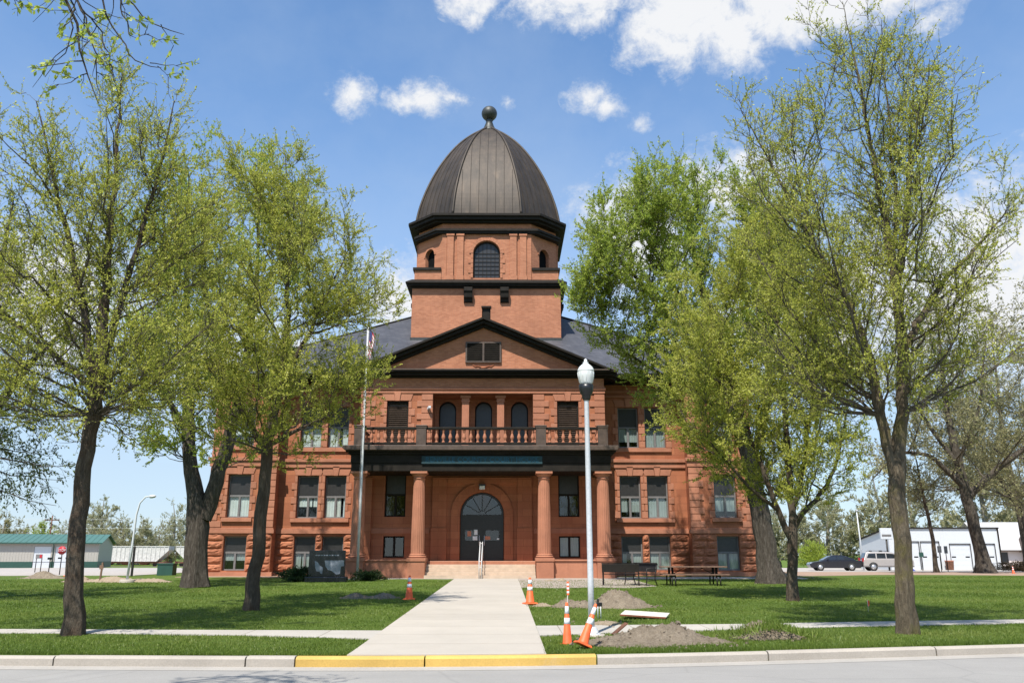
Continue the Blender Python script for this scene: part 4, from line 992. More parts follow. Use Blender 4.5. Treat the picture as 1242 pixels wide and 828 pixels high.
tree('street_tree', 'tall sparse tree with a lichen covered double trunk by the right pavement', (7.69,16.7),
     [[(0,0,0,0.178),(.1,0,1.4,0.158),(.14,0,2.6,0.158),(.2,0,3.3,0.143),(.42,0,4.2,0.115),(.58,0,5.4,0.103),(.62,0,7.0,0.087),(.55,.1,8.8,0.060),(.42,.1,11.4,0.031),(.2,.1,14.0,0.006)],
      [(.12,0,3.0,0.119),(.02,.05,4.0,0.103),(-.02,.1,5.3,0.087),(-.3,.2,6.6,0.067),(-1.2,.3,8.6,0.040),(-2.3,.4,11.4,0.008)],
      [(.6,0,5.6,0.079),(1.25,.2,6.5,0.067),(1.8,.3,7.2,0.052),(2.6,.4,7.9,0.040),(3.5,.4,8.9,0.011)],[(.6,0,6.8,0.063),(1.0,-.2,9,0.043),(1.5,-.3,12.2,0.008)],
      [(.58,.1,7.2,0.048),(.95,.2,9.2,0.036),(1.0,.2,11.6,0.020),(1.05,.2,13.2,0.006)]],
     [(4.4,-2.2,2.2),(5.8,-3.0,3.4),(7.6,-3.2,3.7),(9.6,-3.0,3.5),(11.4,-2.6,3.2),(12.8,-1.3,2.2),(14.0,-.2,1.0)], n1=82, d2=5.2, d3=9.0, leaf=(.052,4,6), seed=34, zmin=4.2, mats=('bark_b','bark_t','leaf_a'), group=G1, tmean=.35, rise=.95, up=.2, root=1.2)
tree('street_tree', 'broad leafy tree with four spreading limbs beside the picnic table', (8.67,26),
     [[(0,0,0,0.176),(.06,0,.9,0.145),(.12,0,1.9,0.150),(.15,0,2.5,0.106),(.25,.1,4.2,0.088),(.3,.2,7.5,0.053),(.2,.2,12.6,0.011)],
      [(.1,0,1.8,0.106),(-.25,0,2.6,0.088),(-.55,0,3.6,0.075),(-1.0,.3,5.6,0.053),(-1.9,.4,9,0.011)],[(.15,0,2.1,0.097),(.6,0,2.7,0.079),(1.3,.1,3.3,0.066),(1.8,.1,4.2,0.048),(2.4,.2,6.2,0.013)],
      [(.15,0,2.4,0.079),(.55,-.3,3.8,0.066),(.9,-.5,6,0.044),(1.3,-.6,9.5,0.009)],[(-.3,0,2.7,0.062),(-1.2,-.2,3.4,0.048),(-2.4,-.4,4.8,0.018)]],
     [(3.4,-1.6,2.2),(4.4,-3.4,3.2),(6.2,-4.1,3.5),(8.4,-4.0,3.4),(10.4,-3.2,2.9),(12.2,-1.9,2.0),(13.8,-.4,.7)], n1=104, d2=5.4, d3=9.6, leaf=(.066,4,7), seed=55, zmin=2.3, mats=('bark_a','bark_t','leaf_a'), group=G1, tmean=.52, root=1.2)
tree('old_tree', 'big leafy tree hiding the right wing of the courthouse', (11.4,36.9),
     [[(0,0,0,0.540),(-.05,0,1.2,0.423),(-.2,0,2.8,0.396),(-.6,0,5.6,0.342),(-1.4,0,9.8,0.243),(-2.3,.1,14,0.144),(-3.0,.1,18.6,0.018)],
      [(-.5,0,5.0,0.180),(.4,-.2,7.6,0.144),(.8,-.4,12,0.090),(.6,-.4,17,0.013)],[(-1.2,0,8.6,0.180),(-3.2,-.3,10.8,0.135),(-5.2,-.5,13.4,0.081),(-7.4,-.6,16,0.013)],[(-1.4,0,9.6,0.144),(-3.6,.3,13.6,0.090),(-5.4,.4,17.4,0.011)],[(-.9,0,7.2,0.144),(-3.8,-.6,8.6,0.090),(-7.6,-.8,11.0,0.013)]],
     [(6.4,-4.2,.6),(8.6,-7.4,1.2),(10.6,-8.4,1.8),(12.6,-8.5,2.0),(14.8,-8.4,1.9),(16.8,-7.2,1.4),(18.2,-5.4,.2),(19.2,-3.8,-1.8)], n1=120, d2=3.7, d3=6.6, leaf=(.108,4,6), seed=72, zmin=6.4, depth=.55, yc=-2.6, mats=('bark_c','bark_t','leaf_b'), l2=1.5, twig=(.3,.85), tmean=.46, sides=14, root=1.3)
tree('old_tree', 'gnarled wide-spreading tree before the white garage', (29.2,52),
     [[(0,0,0,0.462),(-.2,0,1.6,0.354),(-.5,0,4.2,0.313),(-.7,.1,6,0.272),(-1.0,.2,10,0.177),(-.8,.3,15,0.054),(-.7,.3,19,0.014)],
      [(-.4,0,4.6,0.231),(1.6,-.2,6.4,0.190),(4.4,-.4,8.2,0.136),(8,-.5,10,0.034)],[(-.5,0,5,0.190),(-2.4,.2,7.2,0.136),(-4.4,.3,7.4,0.088),(-6.2,.4,5.6,0.027)],[(-.7,0,6.4,0.163),(-2.2,.3,9,0.116),(-3.8,.4,12.6,0.027)],[(-.7,.1,6.8,0.136),(.8,-.4,10,0.102),(1.8,-.6,15,0.020)]],
     [(5,-5,5),(7,-7.4,8),(10,-6.8,9),(14,-5.6,8),(17.5,-3.6,6),(19.6,-1.5,2)], n1=62, d2=2.6, d3=4.4, leaf=(.17,4,3), seed=93, zmin=5, mats=('bark_c','bark_t','leaf_c'), l2=2.0, twig=(.4,1.1), tmean=.36, rise=.55)
tree('old_tree', 'olive budding tree at the right edge behind the gnarled tree', (40.5,66),
     [[(0,0,0,.42),(.1,0,2.4,.34),(-.2,0,5,.3),(-.6,0,9,.2),(-.4,0,15,.08),(-.2,0,20.5,.02)],[(-.2,0,5,.2),(-2.4,0,9,.14),(-4.2,0,14,.03)],[(-.2,0,5.4,.2),(2.4,.3,9,.14),(4.2,.4,14,.03)]],
     [(4,-4.6,4.6),(7,-7.4,7.4),(12,-7.8,7.8),(17,-5.4,5.4),(21,-1.6,1.6)], n1=60, d2=2.4, d3=4.4, leaf=(.16,4,4), seed=95, zmin=4.4, mats=('bark_c','bark_t','leaf_c'), l2=1.9, twig=(.4,1.1), tmean=.40)
tree('young_tree', 'slender tree standing alone in front of the garage doors', (27.5,54.6),
     [[(0,0,0,0.140),(.02,0,2.4,0.112),(-.2,0,4.2,0.091),(-.4,0,6.4,0.049),(-.6,0,9.4,0.010)]],
     [(4,-2.2,2.4),(6,-3,3),(8,-2.4,2.4),(9.6,-1.2,.8)], n1=30, d2=2.4, d3=4, leaf=(.13,4,3), seed=97, zmin=3.4, mats=('bark_a','bark_t','leaf_c'), twig=(.35,.9), tmean=.34)
tree('drooping_tree', 'tree with drooping dark-leaved twigs at the left edge of the lawn', (-17.2,26),
     [[(0,0,0,.36),(.2,0,2,.32),(.3,0,4.5,.28),(.5,.1,8,.16),(.6,.1,13,.02)],[(.3,0,4.2,.18),(2,-.2,7,.12),(3.4,-.3,8.6,.03)],[(.3,0,4.4,.16),(-1.4,.2,7,.1),(-2.6,.2,9,.02)]],
     [(2.6,1.2,3.6),(4.4,-3.4,4.8),(6.8,-4.2,4.8),(9,-4,3.8),(11.4,-3,3.2),(13.4,-1.4,1.4)], n1=60, d2=4.0, d3=6.4, leaf=(.095,4,3), seed=105, zmin=4.2, mats=('bark_c','bark_t','leaf_e'), droop=.7, up=.75, rise=.3, tmean=.36, twig=(.3,.8))
# tree beside the camera whose lowest limb hangs into the top left corner
tree('overhanging_tree', 'near tree whose dark budding limb hangs into the top left of the sky', (-8.5,1.0),
     [[(0,0,0,.3),(.1,.1,2.5,.26),(.2,.2,5.5,.2),(.2,.2,9,.11),(.3,.2,13,.01)],
      [(.15,.15,5.4,.10),(.4,2.4,7.6,.07),(1.6,4.9,9.0,.045),(2.9,6.5,8.85,.032),(3.55,6.8,7.9,.02),(3.95,6.95,6.9,.010),(4.15,7.0,6.35,.004)],
      [(1.9,5.3,9.1,.024),(3.4,6.7,8.6,.015),(4.1,7.0,7.9,.010),(4.6,7.2,7.35,.006),(4.85,7.3,7.4,.003)],
      [(2.7,6.4,8.9,.02),(3.8,6.9,8.1,.013),(4.2,6.9,7.3,.009),(4.55,6.9,6.75,.006),(4.8,6.95,6.75,.003)],
      [(1.7,5.1,9.0,.018),(2.8,6.2,8.5,.012),(3.2,6.4,7.9,.008),(3.4,6.5,7.4,.003)],
      [(3.4,6.75,8.2,.013),(3.9,6.8,7.4,.009),(4.15,6.85,6.8,.006),(4.2,6.9,6.3,.003)],
      [(3.2,6.7,8.5,.013),(3.75,6.9,7.6,.009),(3.85,6.9,7.0,.006),(3.6,6.9,6.6,.003)],
      [(3.0,6.6,8.7,.012),(3.25,6.7,7.8,.009),(3.1,6.7,7.3,.006),(2.8,6.7,7.1,.003)],
      [(3.8,6.9,8.3,.012),(4.25,7.0,7.6,.008),(4.4,7.0,7.1,.005),(4.6,7.0,7.2,.003)],
      [(3.7,6.85,7.7,.010),(4.15,6.9,7.1,.007),(4.35,6.9,6.6,.005),(4.4,6.9,6.3,.003)]],
     [(7,-3.2,1.8),(8.6,-3.6,2.6),(10.6,-3.2,2.8),(12.4,-1.8,1.6),(13.2,-.8,.8)], n1=30, d2=2.6, d3=3.2, leaf=(.07,2,6), seed=120, zmin=6.6, mats=('bark_c','bark_c','leaf_b'), tmean=.5, droop=.25, twig=(.15,.32), l2=.42, group=None)
# far trees, each a tree of its own
def fartree(x, y, h, w, kind, seed, label, group):
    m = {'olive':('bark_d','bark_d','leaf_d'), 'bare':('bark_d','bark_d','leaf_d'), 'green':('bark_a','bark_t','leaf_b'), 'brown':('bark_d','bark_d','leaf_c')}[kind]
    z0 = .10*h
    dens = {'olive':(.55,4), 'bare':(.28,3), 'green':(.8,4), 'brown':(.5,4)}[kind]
    tree('far_tree', label, (x, y), [[(0,0,0,.03*h),(.1,0,.3*h,.024*h),(rnd.uniform(-.05,.05)*h,0,.6*h,.014*h),(rnd.uniform(-.08,.08)*h,0,.97*h,.004*h)]],
         [(z0,-.42*w,.42*w),(.4*h,-.5*w,.5*w),(.65*h,-.46*w,.46*w),(.85*h,-.28*w,.28*w),(h,-.06*w,.06*w)], n1=36, d2=17/h, d3=40/h, leaf=(.021*h,4,dens[1]+3), seed=seed, zmin=z0*.8,
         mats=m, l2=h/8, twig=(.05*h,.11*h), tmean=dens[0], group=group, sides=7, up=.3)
GL, GR = 'trees beyond the railway on the left', 'trees behind the garage on the right'
for i, (x, y, h, w, k, lab) in enumerate([
    (-126.32,215,13.5,17,'brown','rusty olive tree at the far left end of the railway line'),
    (-127.49,226,10.6,16,'brown','low brownish tree above the left end of the shed roof'),
    (-111.48,206,10.1,13,'green','small bright green tree showing over the green shed roof'),
    (-116.51,228,12.0,16,'bare','bare greyish tree left of the big left trunk above the shed'),
    (-107.88,222,15.1,14,'bare','nearly bare tree behind the big left trunk'),
    (-108.91,232,17.5,13,'olive','tall olive tree right of the big left trunk'),
    (-100.21,224,11.8,15,'brown','rounded brownish tree left of the curved street light'),
    (-94.23,221,12.1,16,'olive','wide yellow-olive tree right of the curved street light'),
    (-92.6,230,11.2,15,'olive','olive tree above the gap between the rail wagons'),
    (-91.46,236,16.8,9,'bare','slim bare poplar left of the taller one'),
    (-88.9,240,18.0,10,'bare','tall bare poplar beside the corner of the courthouse'),
    (-77.66,222,9.2,14,'brown','low rusty thicket tree by the courthouse corner')]):
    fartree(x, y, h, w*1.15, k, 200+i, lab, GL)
for i, (x, y, h, w, k, lab) in enumerate([
    (41,128,9.5,13,'olive','low pale green tree left of the black car'), (47,124,11.5,13,'olive','hazy olive tree above the black car'), (53,120,13,12,'olive','taller olive tree behind the white lamp pole'),
    (59,122,14,12,'bare','greyish thin tree behind the garage sign'), (66,116,17,14,'olive','large hazy tree over the left end of the garage'), (75,112,19,15,'bare','tall grey tree over the middle of the garage'),
    (84,118,16,15,'olive','olive tree over the right garage doors'), (94,124,13,16,'green','green tree behind the roof of the pink house'), (36,140,7,13,'green','low green bush-like tree at the end of the road'), (104,130,15,15,'olive','hazy tree at the far right behind the house')]):
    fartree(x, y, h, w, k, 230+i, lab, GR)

# ------------------------------------------------------------------ shrubs and ground cover
def shrub(name, label, x, y, w, d, h, n, size, mat, seed, group=None, droop=0):
    rs = np.random.RandomState(seed); T = thing(name, label, 'shrub', (x, y, G(x, y)), 0, group)
    ns = 46; az = rs.uniform(0, 2*np.pi, ns); el = rs.uniform(.15, 1.45, ns); k = 5; s = np.linspace(0,1,k)[None,:,None]
    tip = np.stack([np.cos(az)*np.cos(el)*w/2, np.sin(az)*np.cos(el)*d/2, np.sin(el)*h], 1)*rs.uniform(.7,1.08,(ns,1)); P = tip[:,None]*s + np.array([0,0,1])*(s*(1-s))*h*.3 + rs.normal(0,.015,(ns,k,3))
    V, F = tubes(P, np.full((ns,k), .010), 4); np_mesh('stems', V, F, M['bark_c'], T, smooth=True)
    i = rs.randint(0, ns, n); u = rs.uniform(.2,1,n); p = tip[i]*u[:,None]+np.array([0,0,1])*(u*(1-u))[:,None]*h*.3+rs.normal(0,1,(n,3))*np.array([w,d,h])*.045; p[:,2] = np.abs(p[:,2])
    V, F = leaf_quads(p, tip[i]+np.array([0,0,.3*h]), size, rs, 0, .35); np_mesh('foliage', V, F, M[mat], T, tint=np.clip(rs.normal(.5,.22,n),0,1)); return T
shrub('juniper_shrub', 'dark low juniper left of the black monument', -9.35, 38.7, 2.2, 1.2, .62, 5200, .11, 'juniper', 11, 'junipers by the monument')
shrub('juniper_shrub', 'dark low juniper at the foot of the flagpole', -6.3, 39.6, 1.9, 1.0, .48, 4200, .10, 'juniper', 12, 'junipers by the monument')
shrub('brown_shrub', 'round brown leafless shrub left of the old forked tree', -16.6, 46.5, 1.7, 1.4, 1.0, 3000, .11, 'brown_bush', 13)
shrub('brown_hedge', 'long low brown hedge in front of the pink house', 35.5, 58, 7.5, 1.2, .8, 6000, .13, 'brown_bush', 14)
shrub('green_shrub', 'bright green bush behind the nose of the black car', 36.2, 100, 4.6, 4, 3.0, 5000, .26, 'leaf_b', 15)
def grass():
    rs = np.random.RandomState(4); n = 380000; d = .19+rs.uniform(0,1,n)**1.7*26; x = rs.uniform(-1, 1, n)*(11.8+d*.72)+.3
    kx = np.interp(x, np.linspace(-34,34,273), [kY(q) for q in np.linspace(-34,34,273)]); y = kx+d
    sw = (y > np.array(np.interp(x, [-60,-10,-6.4,-4.4,-2.4,.65,2.2,4.8,11.3,60], [18.6,16.85,16.6,16.3,15.75,16.3,16.8,17.45,18.85,29]))-.01) & (y < np.interp(x, [-60,-10,-6.7,-2.4,.65,5,11.75,60], [19.4,17.55,17.38,17.2,18.15,18.5,19.7,30])+.01)
    jx = rs.normal(0,.022,n); keep = ~(sw | ((x+jx > -2.40) & (x+jx < .65))); x, y, d = x[keep], y[keep], d[keep]
    z = np.minimum(np.interp(y, [14,44], [0,.39]), .39*d/26)-.01
    m = len(x); P = np.stack([x,y,z],1); h = rs.uniform(.022,.058,m)*np.where(d < .5, 1.3, 1); a = rs.uniform(0,2*np.pi,m); w = (.006+rs.uniform(0,.004,m))*(1+d*.05)
    D = np.stack([np.cos(a)*w, np.sin(a)*w, 0*a],1); T = np.stack([rs.normal(0,.018,m), rs.normal(0,.018,m), h],1)
    V = np.stack([P-D, P+D, P+T],1).reshape(-1,3); F = np.arange(3*m).reshape(m,3)
    pn = np.sin(x*1.7+np.sin(y*2.1))*np.sin(y*1.3+x*.6)
    o = np_mesh('grass', V, F, M['grass_blade'], tint=np.clip(rs.normal(.5,.18,m)+.14*pn+.22*np.sin(y*1.25+.35*np.sin(x*.5))+.16*np.sin(x*.45+y*.7)*np.sin(y*.5-x*.23),0,1)); tag(o, 'short mown lawn grass along the street and pavement', 'grass', kind='stuff')
grass()

# ------------------------------------------------------------------ mounds of earth
def mound(name, label, x, y, w, d, h, mat, seed, peaks, group=None, clods=60, rz=0):
    rs = np.random.RandomState(seed); T = thing(name, label, 'dirt mound', (x, y, G(x, y)), 0, group); n, m = 72, 44; V = []
    gx = np.linspace(-1,1,n); gy = np.linspace(-1,1,m); U, W = np.meshgrid(gx, gy, indexing='ij'); Z = np.zeros_like(U)
    for px, py, ph, pr in peaks: Z += ph*np.exp(-(((U-px)/pr)**2+((W-py)/(pr*1.5))**2)*1.6)
    edge = np.clip(1-(np.abs(U)**2.6+np.abs(W)**2.6), 0, 1)**.5; nz = np.zeros_like(U)
    for k in range(5):
        fr = 2.2*1.9**k
        for _ in range(3): a, b, c = rs.normal(0,fr,1), rs.normal(0,fr,1), rs.uniform(0,6); nz += np.sin(U*a*2+W*b*2+c)*.16/(1.55**k)
    nz += rs.normal(0,.20,U.shape)
    Z = h*np.clip(Z*(1+.32*nz)+.11*nz, 0, 3)*edge-.02
    XX = U*w/2*(1+.06*np.sin(W*5+seed)); YY = W*d/2*(1+.09*np.sin(U*4+seed*2))
    zb = np.array([G(x+a, y+b)-G(x,y) for a, b in zip(XX.ravel(), YY.ravel())]).reshape(Z.shape)
    V = np.stack([XX, YY, Z+zb], -1).reshape(-1,3); I = np.arange(n*m).reshape(n,m); F = np.stack([I[:-1,:-1],I[1:,:-1],I[1:,1:],I[:-1,1:]],-1).reshape(-1,4)
    np_mesh('heap', V, F, M[mat], T, smooth=False)
    mb = MB()
    for _ in range(clods):
        i, j = rs.randint(4,n-4), rs.randint(3,m-3); s = rs.uniform(.012,.042)*(.6+h); c = Vector(V[i*m+j]); q = Matrix.Rotation(rs.uniform(0,6),4,Vector(rs.normal(0,1,3)).normalized())
        if edge[i,j] < .2 or rs.uniform() < .35:
            t_ = rs.uniform(0,6.283); r_ = rs.uniform(.75,1.15); cx_, cy_ = w/2*r_*math.cos(t_), d/2*r_*math.sin(t_); c = Vector((cx_, cy_, G(x+cx_,y+cy_)-G(x,y)+.008))
        v = [c + q @ Vector((a*s*rs.uniform(.6,1.2), b*s*rs.uniform(.6,1.1), cc*s*rs.uniform(.4,.8))) for a in (-1,1) for b in (-1,1) for cc in (-1,1)]
        mb.add(v, [(0,1,3,2),(4,6,7,5),(0,4,5,1),(2,3,7,6),(0,2,6,4),(1,5,7,3)])
    if mb.v: tag(mb.build('clods', M[mat], T, org=(0,0,0)), kind='stuff')
    return T
GM = 'heaps of dug earth on the lawn'
mound('dirt_mound', 'long grey-brown heap of earth by the lamp post and kerb', 2.62, 15.3, 2.9, 2.1, .31, 'dirt', 1, [(-.1,.1,.85,.34),(.3,.1,.75,.3),(-.62,-.3,.45,.4),(.72,.1,.3,.3)], GM, 130)
mound('dirt_mound', 'weedy low heap of earth right of the larger heap', 4.75, 15.95, 1.7, 1.2, .34, 'dirt', 2, [(-.2,0,.8,.4),(.35,.1,.6,.4)], GM, 40)
mound('dirt_mound', 'conical brown heap of earth on the lawn behind the lamp post', 3.0, 23.6, 2.3, 1.6, .42, 'dirt', 3, [(-.05,0,1.0,.62),(.5,-.1,.3,.4)], GM, 50)
mound('dirt_mound', 'low dark spoil heap left of the conical heap', 1.85, 23.7, 1.6, 1.1, .28, 'dirt', 4, [(-.2,0,.8,.5),(.5,0,.6,.4)], GM, 36)
mound('dirt_mound', 'pale sandy spill beside the right-hand cone on the walk', 1.05, 23.9, 1.0, .9, .11, 'sand', 5, [(0,0,.8,.6)], GM, 24)
mound('dirt_mound', 'pale sandy patch in front of the white board', 2.15, 18.6, 1.5, 1.5, .10, 'sand', 6, [(0,0,.8,.6)], GM, 40)
mound('dirt_mound', 'flat grey-brown spoil on the lawn left of the walk', -4.2, 27.2, 2.3, 1.2, .22, 'dirt', 7, [(-.4,0,.8,.4),(.4,.1,.7,.4)], GM, 36)
mound('dirt_mound', 'long sandy bank of earth behind the big left trunk', -17.2, 38.6, 4.8, 1.7, .40, 'sand', 8, [(-.75,0,1.0,.26),(-.1,0,.5,.4),(.6,0,.4,.4)], GM, 40)
mound('dirt_mound', 'low brown heap of earth at the far left of the lawn', -22.4, 42.5, 3.6, 1.4, .35, 'dirt', 9, [(-.1,0,.8,.5)], GM, 24)
mound('dirt_mound', 'small dirt heap on the forecourt right of the steps', 2.3, 39.4, 1.6, 1.0, .16, 'sand', 10, [(-.4,0,.5,.4),(.4,0,.9,.3)], GM, 20)
mound('dirt_mound', 'earth bank round the foot of the big right tree', 13.3, 42.4, 3.4, 1.4, .5, 'dirt', 12, [(0,0,.8,.6)], GM, 30)
def weeds():
    rs = np.random.RandomState(14); n = 1500; P = np.stack([rs.normal(4.85,.45,n), rs.normal(15.75,.32,n), np.zeros(n)],1); P[:,2] = .05+.16*np.exp(-((P[:,0]-4.75)/.5)**2)
    T = thing('weed_clump', 'tuft of weeds growing on the small earth heap', 'weeds', (4.85,15.75,0)); V, F = leaf_quads(P-np.array([4.85,15.75,0]), np.tile([0,0,1.5],(n,1)), .15, rs, 0, .12)
    np_mesh('blades', V, F, M['grass_blade'], T, tint=np.clip(rs.normal(.6,.2,n),0,1))
weeds()

# ------------------------------------------------------------------ street furniture
def lamp():
    T = thing('street_lamp', 'silver street lamp with a milky acorn globe on a straight pole by the walk', 'street lamp', (1.64,16.44,G(1.64,16.44)))
    mb = MB(); mb.lathe([(.060,.08),(.057,1),(.047,4.46),(.05,4.47)], seg=20); mb.build('pole', M['steel'], T, org=(0,0,0))
    mb = MB(); mb.lathe([(.17,0),(.17,.035),(.12,.05),(.105,.12),(.082,.15)], seg=20)
    for k in range(4):
        a = k*math.pi/2+.6; mb.lathe([(.016,.036),(.016,.075)], (.145*math.cos(a), .145*math.sin(a)), 6)
    mb.build('base_plate', M['steel'], T, org=(0,0,0))
    mb = MB(); mb.lathe([(.26,-.15),(.26,.012),(.24,.02)], seg=24); mb.build('footing', M['kerb'], T, org=(0,0,0))
    mb = MB(); mb.lathe([(.062,4.46),(.085,4.50),(.09,4.56),(.13,4.62),(.145,4.70),(.145,4.78),(.12,4.785)], seg=20); mb.build('fitter', M['black'], T, org=(0,0,0))
    mb = MB(); mb.lathe([(.115,4.787),(.135,4.82),(.158,4.95),(.168,5.03),(.165,5.06),(.172,5.07),(.165,5.085),(.14,5.14),(.095,5.185),(.06,5.21),(.055,5.225)], seg=28)
    for k in range(12): a = k*math.pi/6; mb.tube([(.137*math.cos(a),.137*math.sin(a),4.83),(.161*math.cos(a),.161*math.sin(a),4.95),(.170*math.cos(a),.170*math.sin(a),5.04)], .004, 4)
    mb.build('globe', M['globe'], T, org=(0,0,0))
    mb = MB(); mb.lathe([(.058,5.226),(.062,5.24),(.03,5.26),(.035,5.29),(.012,5.32)], seg=16); mb.build('finial', M['white'], T, org=(0,0,0))
lamp()
def make_cone(label, group):
    T = thing('traffic_cone', label, 'traffic cone', (0,0,0), 0, group)
    mb = MB(); v = [(-.18,-.18),(.18,-.18),(.18,.18),(-.18,.18)]; mb.loft_z([(v,0),(v,.022),([(x*.9,y*.9) for x,y in v],.035)]); mb.build('foot', M['orange'], T, org=(0,0,0), bevel=.008)
    mb = MB(); mb.lathe([(.138,.034),(.118,.055),(.034,.70),(.026,.712),(.018,.712)], seg=20); mb.build('body', M['orange'], T, org=(0,0,0))
    r = lambda z: .118-(z-.055)*.1302+.003
    for z0, z1 in ((.36,.46),(.53,.65)):
        mb = MB(); mb.lathe([(r(z0)-.003,z0),(r(z0),z0),(r(z1),z1),(r(z1)-.003,z1)], seg=20, caps=False); mb.build('reflective_band', M['reflect'], T, org=(0,0,0))
    return T
GC = 'orange traffic cones around the walk'
c = make_cone('upright orange cone on the grass at the left edge of the walk', GC); c.location = (-2.92,26.6,G(-2.92,26.6))
d = dup(c, None, (.72,24.4,G(.72,24.4)+.024), .3, 'upright orange cone at the right edge of the walk')
e = dup(c, None, (1.08,15.05,G(1.08,15.05)-.03), .2, 'upright orange cone topped with a striped marker stick beside the lamp post')
f = dup(c, None, (1.28,14.40,.06), .5, 'orange cone leaning over beside the lamp post'); f.rotation_euler = (R(-6), R(23), .2); e.scale = (.68,.68,1); f.scale = (.70,.70,.98)
g = dup(c, None, (-18.9,37.6,G(-18.9,37.6)+.28), .1, 'small orange cone on the sandy bank at the far left')
h = dup(c, None, (30.4,51.2,G(30.4,51.2)), .4, 'tiny orange cone beside the trunk of the gnarled tree'); h.scale = (.6,.6,.6)
T = thing('marker_stick', 'thin wooden stick with an orange checked ribbon standing in the cone', 'marker stick', (1.08,15.05,.70))
mb = MB(); mb.tube([(0,0,-.22),(.012,0,.0),(.03,.0,.34)], .008, 6); mb.build('stick', M['ply'], T, org=(0,0,0))
mb = MB()
for k in range(7): mb.box(.022-.018, .022+.022, -.011, .011, .12+k*.032, .12+k*.032+.0315, k % 2)
mb.build('ribbon', [M['orange'], M['reflect']], T, org=(0,0,0))
# thin utility markers
T = thing('marker_flag', 'small orange marker flag on a wire in the right lawn', 'marker flag', (9.1,21.7,G(9.1,21.7)))
mb = MB(); mb.tube([(0,0,-.05),(0,0,.30)], .004, 5); mb.build('wire', M['steel'], T, org=(0,0,0)); mb = MB(); mb.add([(.004,0,.29),(.06,.02,.27),(.055,.03,.16),(.004,0,.14)], [(0,1,2,3)]); mb.add([(.004,.003,.29),(.06,.023,.27),(.055,.033,.16),(.004,.003,.14)], [(0,1,2,3)]); mb.build('flag_cloth', M['orange'], T, org=(0,0,0))
T = thing('survey_stand', 'small white and blue survey stake behind the lamp post', 'stake', (2.17,19.9,G(2.17,19.9)))
mb = MB(); mb.tube([(-.035,0,-.03),(-.03,0,.34)], .010, 6); mb.tube([(.035,0,-.03),(.03,0,.34)], .010, 6); mb.build('stakes', M['white'], T, org=(0,0,0))
mb = MB(); mb.box(-.06, .07, -.012, .012, .27, .36); mb.box(-.05, .0, -.013, .013, .362, .44); mb.build('ribbon', [M['glass_car']], T, org=(0,0,0), bevel=.01)
# board lying on the grass
T = thing('white_board', 'white board lying tilted on the lawn with a rusty lower edge', 'board', (3.25,20.1,G(3.25,20.1)))
mb = MB(); mb.obox((0,0,.09), (.52,-.02,-.03), (.10,.28,.03), (0,-.0012,.008)); mb.build('panel', M['ply'], T, org=(0,0,0)); mb = MB(); mb.obox((-.10,-.29,.058), (.52,-.02,-.03), (.004,.012,0), (0,0,.016)); mb.build('edge', M['ply_edge'], T, org=(0,0,0))
T = thing('plank', 'short dark plank lying across the pavement edge by the lamp post', 'plank', (2.15,16.3,G(2.15,16.3)))
mb = MB(); mb.obox((0,0,.13), (.13,.02,.10), (-.02,.07,0), (-.006,0,.009)); mb.build('timber', M['rust'], T, org=(0,0,0))
# flagpole with its limp flag
T = thing('flagpole', 'tall slim grey flagpole left of the portico', 'flagpole', (-6.92,40.6,G(-6.92,40.6)))
mb = MB(); mb.lathe([(.062,0),(.058,4),(.042,9),(.028,12.6)], seg=14); mb.build('pole', M['alu'], T, org=(0,0,0)); mb = MB(); mb.lathe([(.0,12.58),(.07,12.64),(.09,12.72),(.06,12.79),(.01,12.82)], seg=14); mb.build('finial', M['steel'], T, org=(0,0,0))
mb = MB(); mb.tube([(-.09,-.02,1.2),(-.085,-.03,6),(-.05,0,12.5)], .006, 5); mb.build('halyard', M['white'], T, org=(0,0,0)); mb = MB(); mb.lathe([(.16,-.1),(.16,.05),(.10,.12),(.076,.13)], seg=16); mb.build('base', M['kerb'], T, org=(0,0,0))
def flag_mat():
    m, nt, bs = newmat('red_white_striped_cloth'); at = N(nt, 'ShaderNodeAttribute', attribute_name='tint'); nt.links.new(ramp(nt, at.outputs['Fac'], [(.0,(.5,.03,.04)),(.49,(.5,.03,.04)),(.51,(.75,.73,.70)),(.84,(.75,.73,.70)),(.86,(.04,.05,.18))]), bs.inputs['Base Color']); bs.inputs['Roughness'].default_value = .85; return m
def flag():
    T = thing('flag', 'striped flag hanging limp against the flagpole', 'flag', (-6.92,40.6,G(-6.92,40.6)+10.9)); n, m = 16, 20; V = []; tint = []
    for i in range(n+1):
        for j in range(m+1):
            u, w = i/n, j/m; V.append((.06+.30*u*(1-.45*w)+.03*math.sin(w*5), .09*math.sin(u*13+w*1.5)*(.5+.5*u), 1.45*(1-w)-.6*u*(1-.35*w)))
    F = [(i*(m+1)+j, (i+1)*(m+1)+j, (i+1)*(m+1)+j+1, i*(m+1)+j+1) for i in range(n) for j in range(m)]
    for i in range(n):
        for j in range(m): tint.append(.95 if (j < m//2 and i < n*.4) else (.2 if (j*13//m) % 2 == 0 else .7))
    M['flag'] = flag_mat(); o = np_mesh('cloth', V, F, M['flag'], T, smooth=True, tint=tint)
flag()
# handrail on the steps
T = thing('handrail', 'steel handrail loop in the middle of the entrance steps', 'handrail', (X(.02),41.2,G(X(.02),41.2)))
mb = MB()
for s in (-.06, .06): mb.tube([(s,.05,0),(s,.05,.80),(s,.12,.92),(s,1.6,1.75),(s,1.72,1.74),(s,1.75,1.62),(s,1.75,.80)], .022, 8)
mb.tube([(-.06,.06,.55),(.06,.06,.55)], .015, 6); mb.tube([(-.06,.055,.82),(.06,.055,.82)], .02, 6); mb.tube([(-.06,1.74,1.68),(.06,1.74,1.68)], .02, 6); mb.build('rail', M['alu'], T, org=(0,0,0))
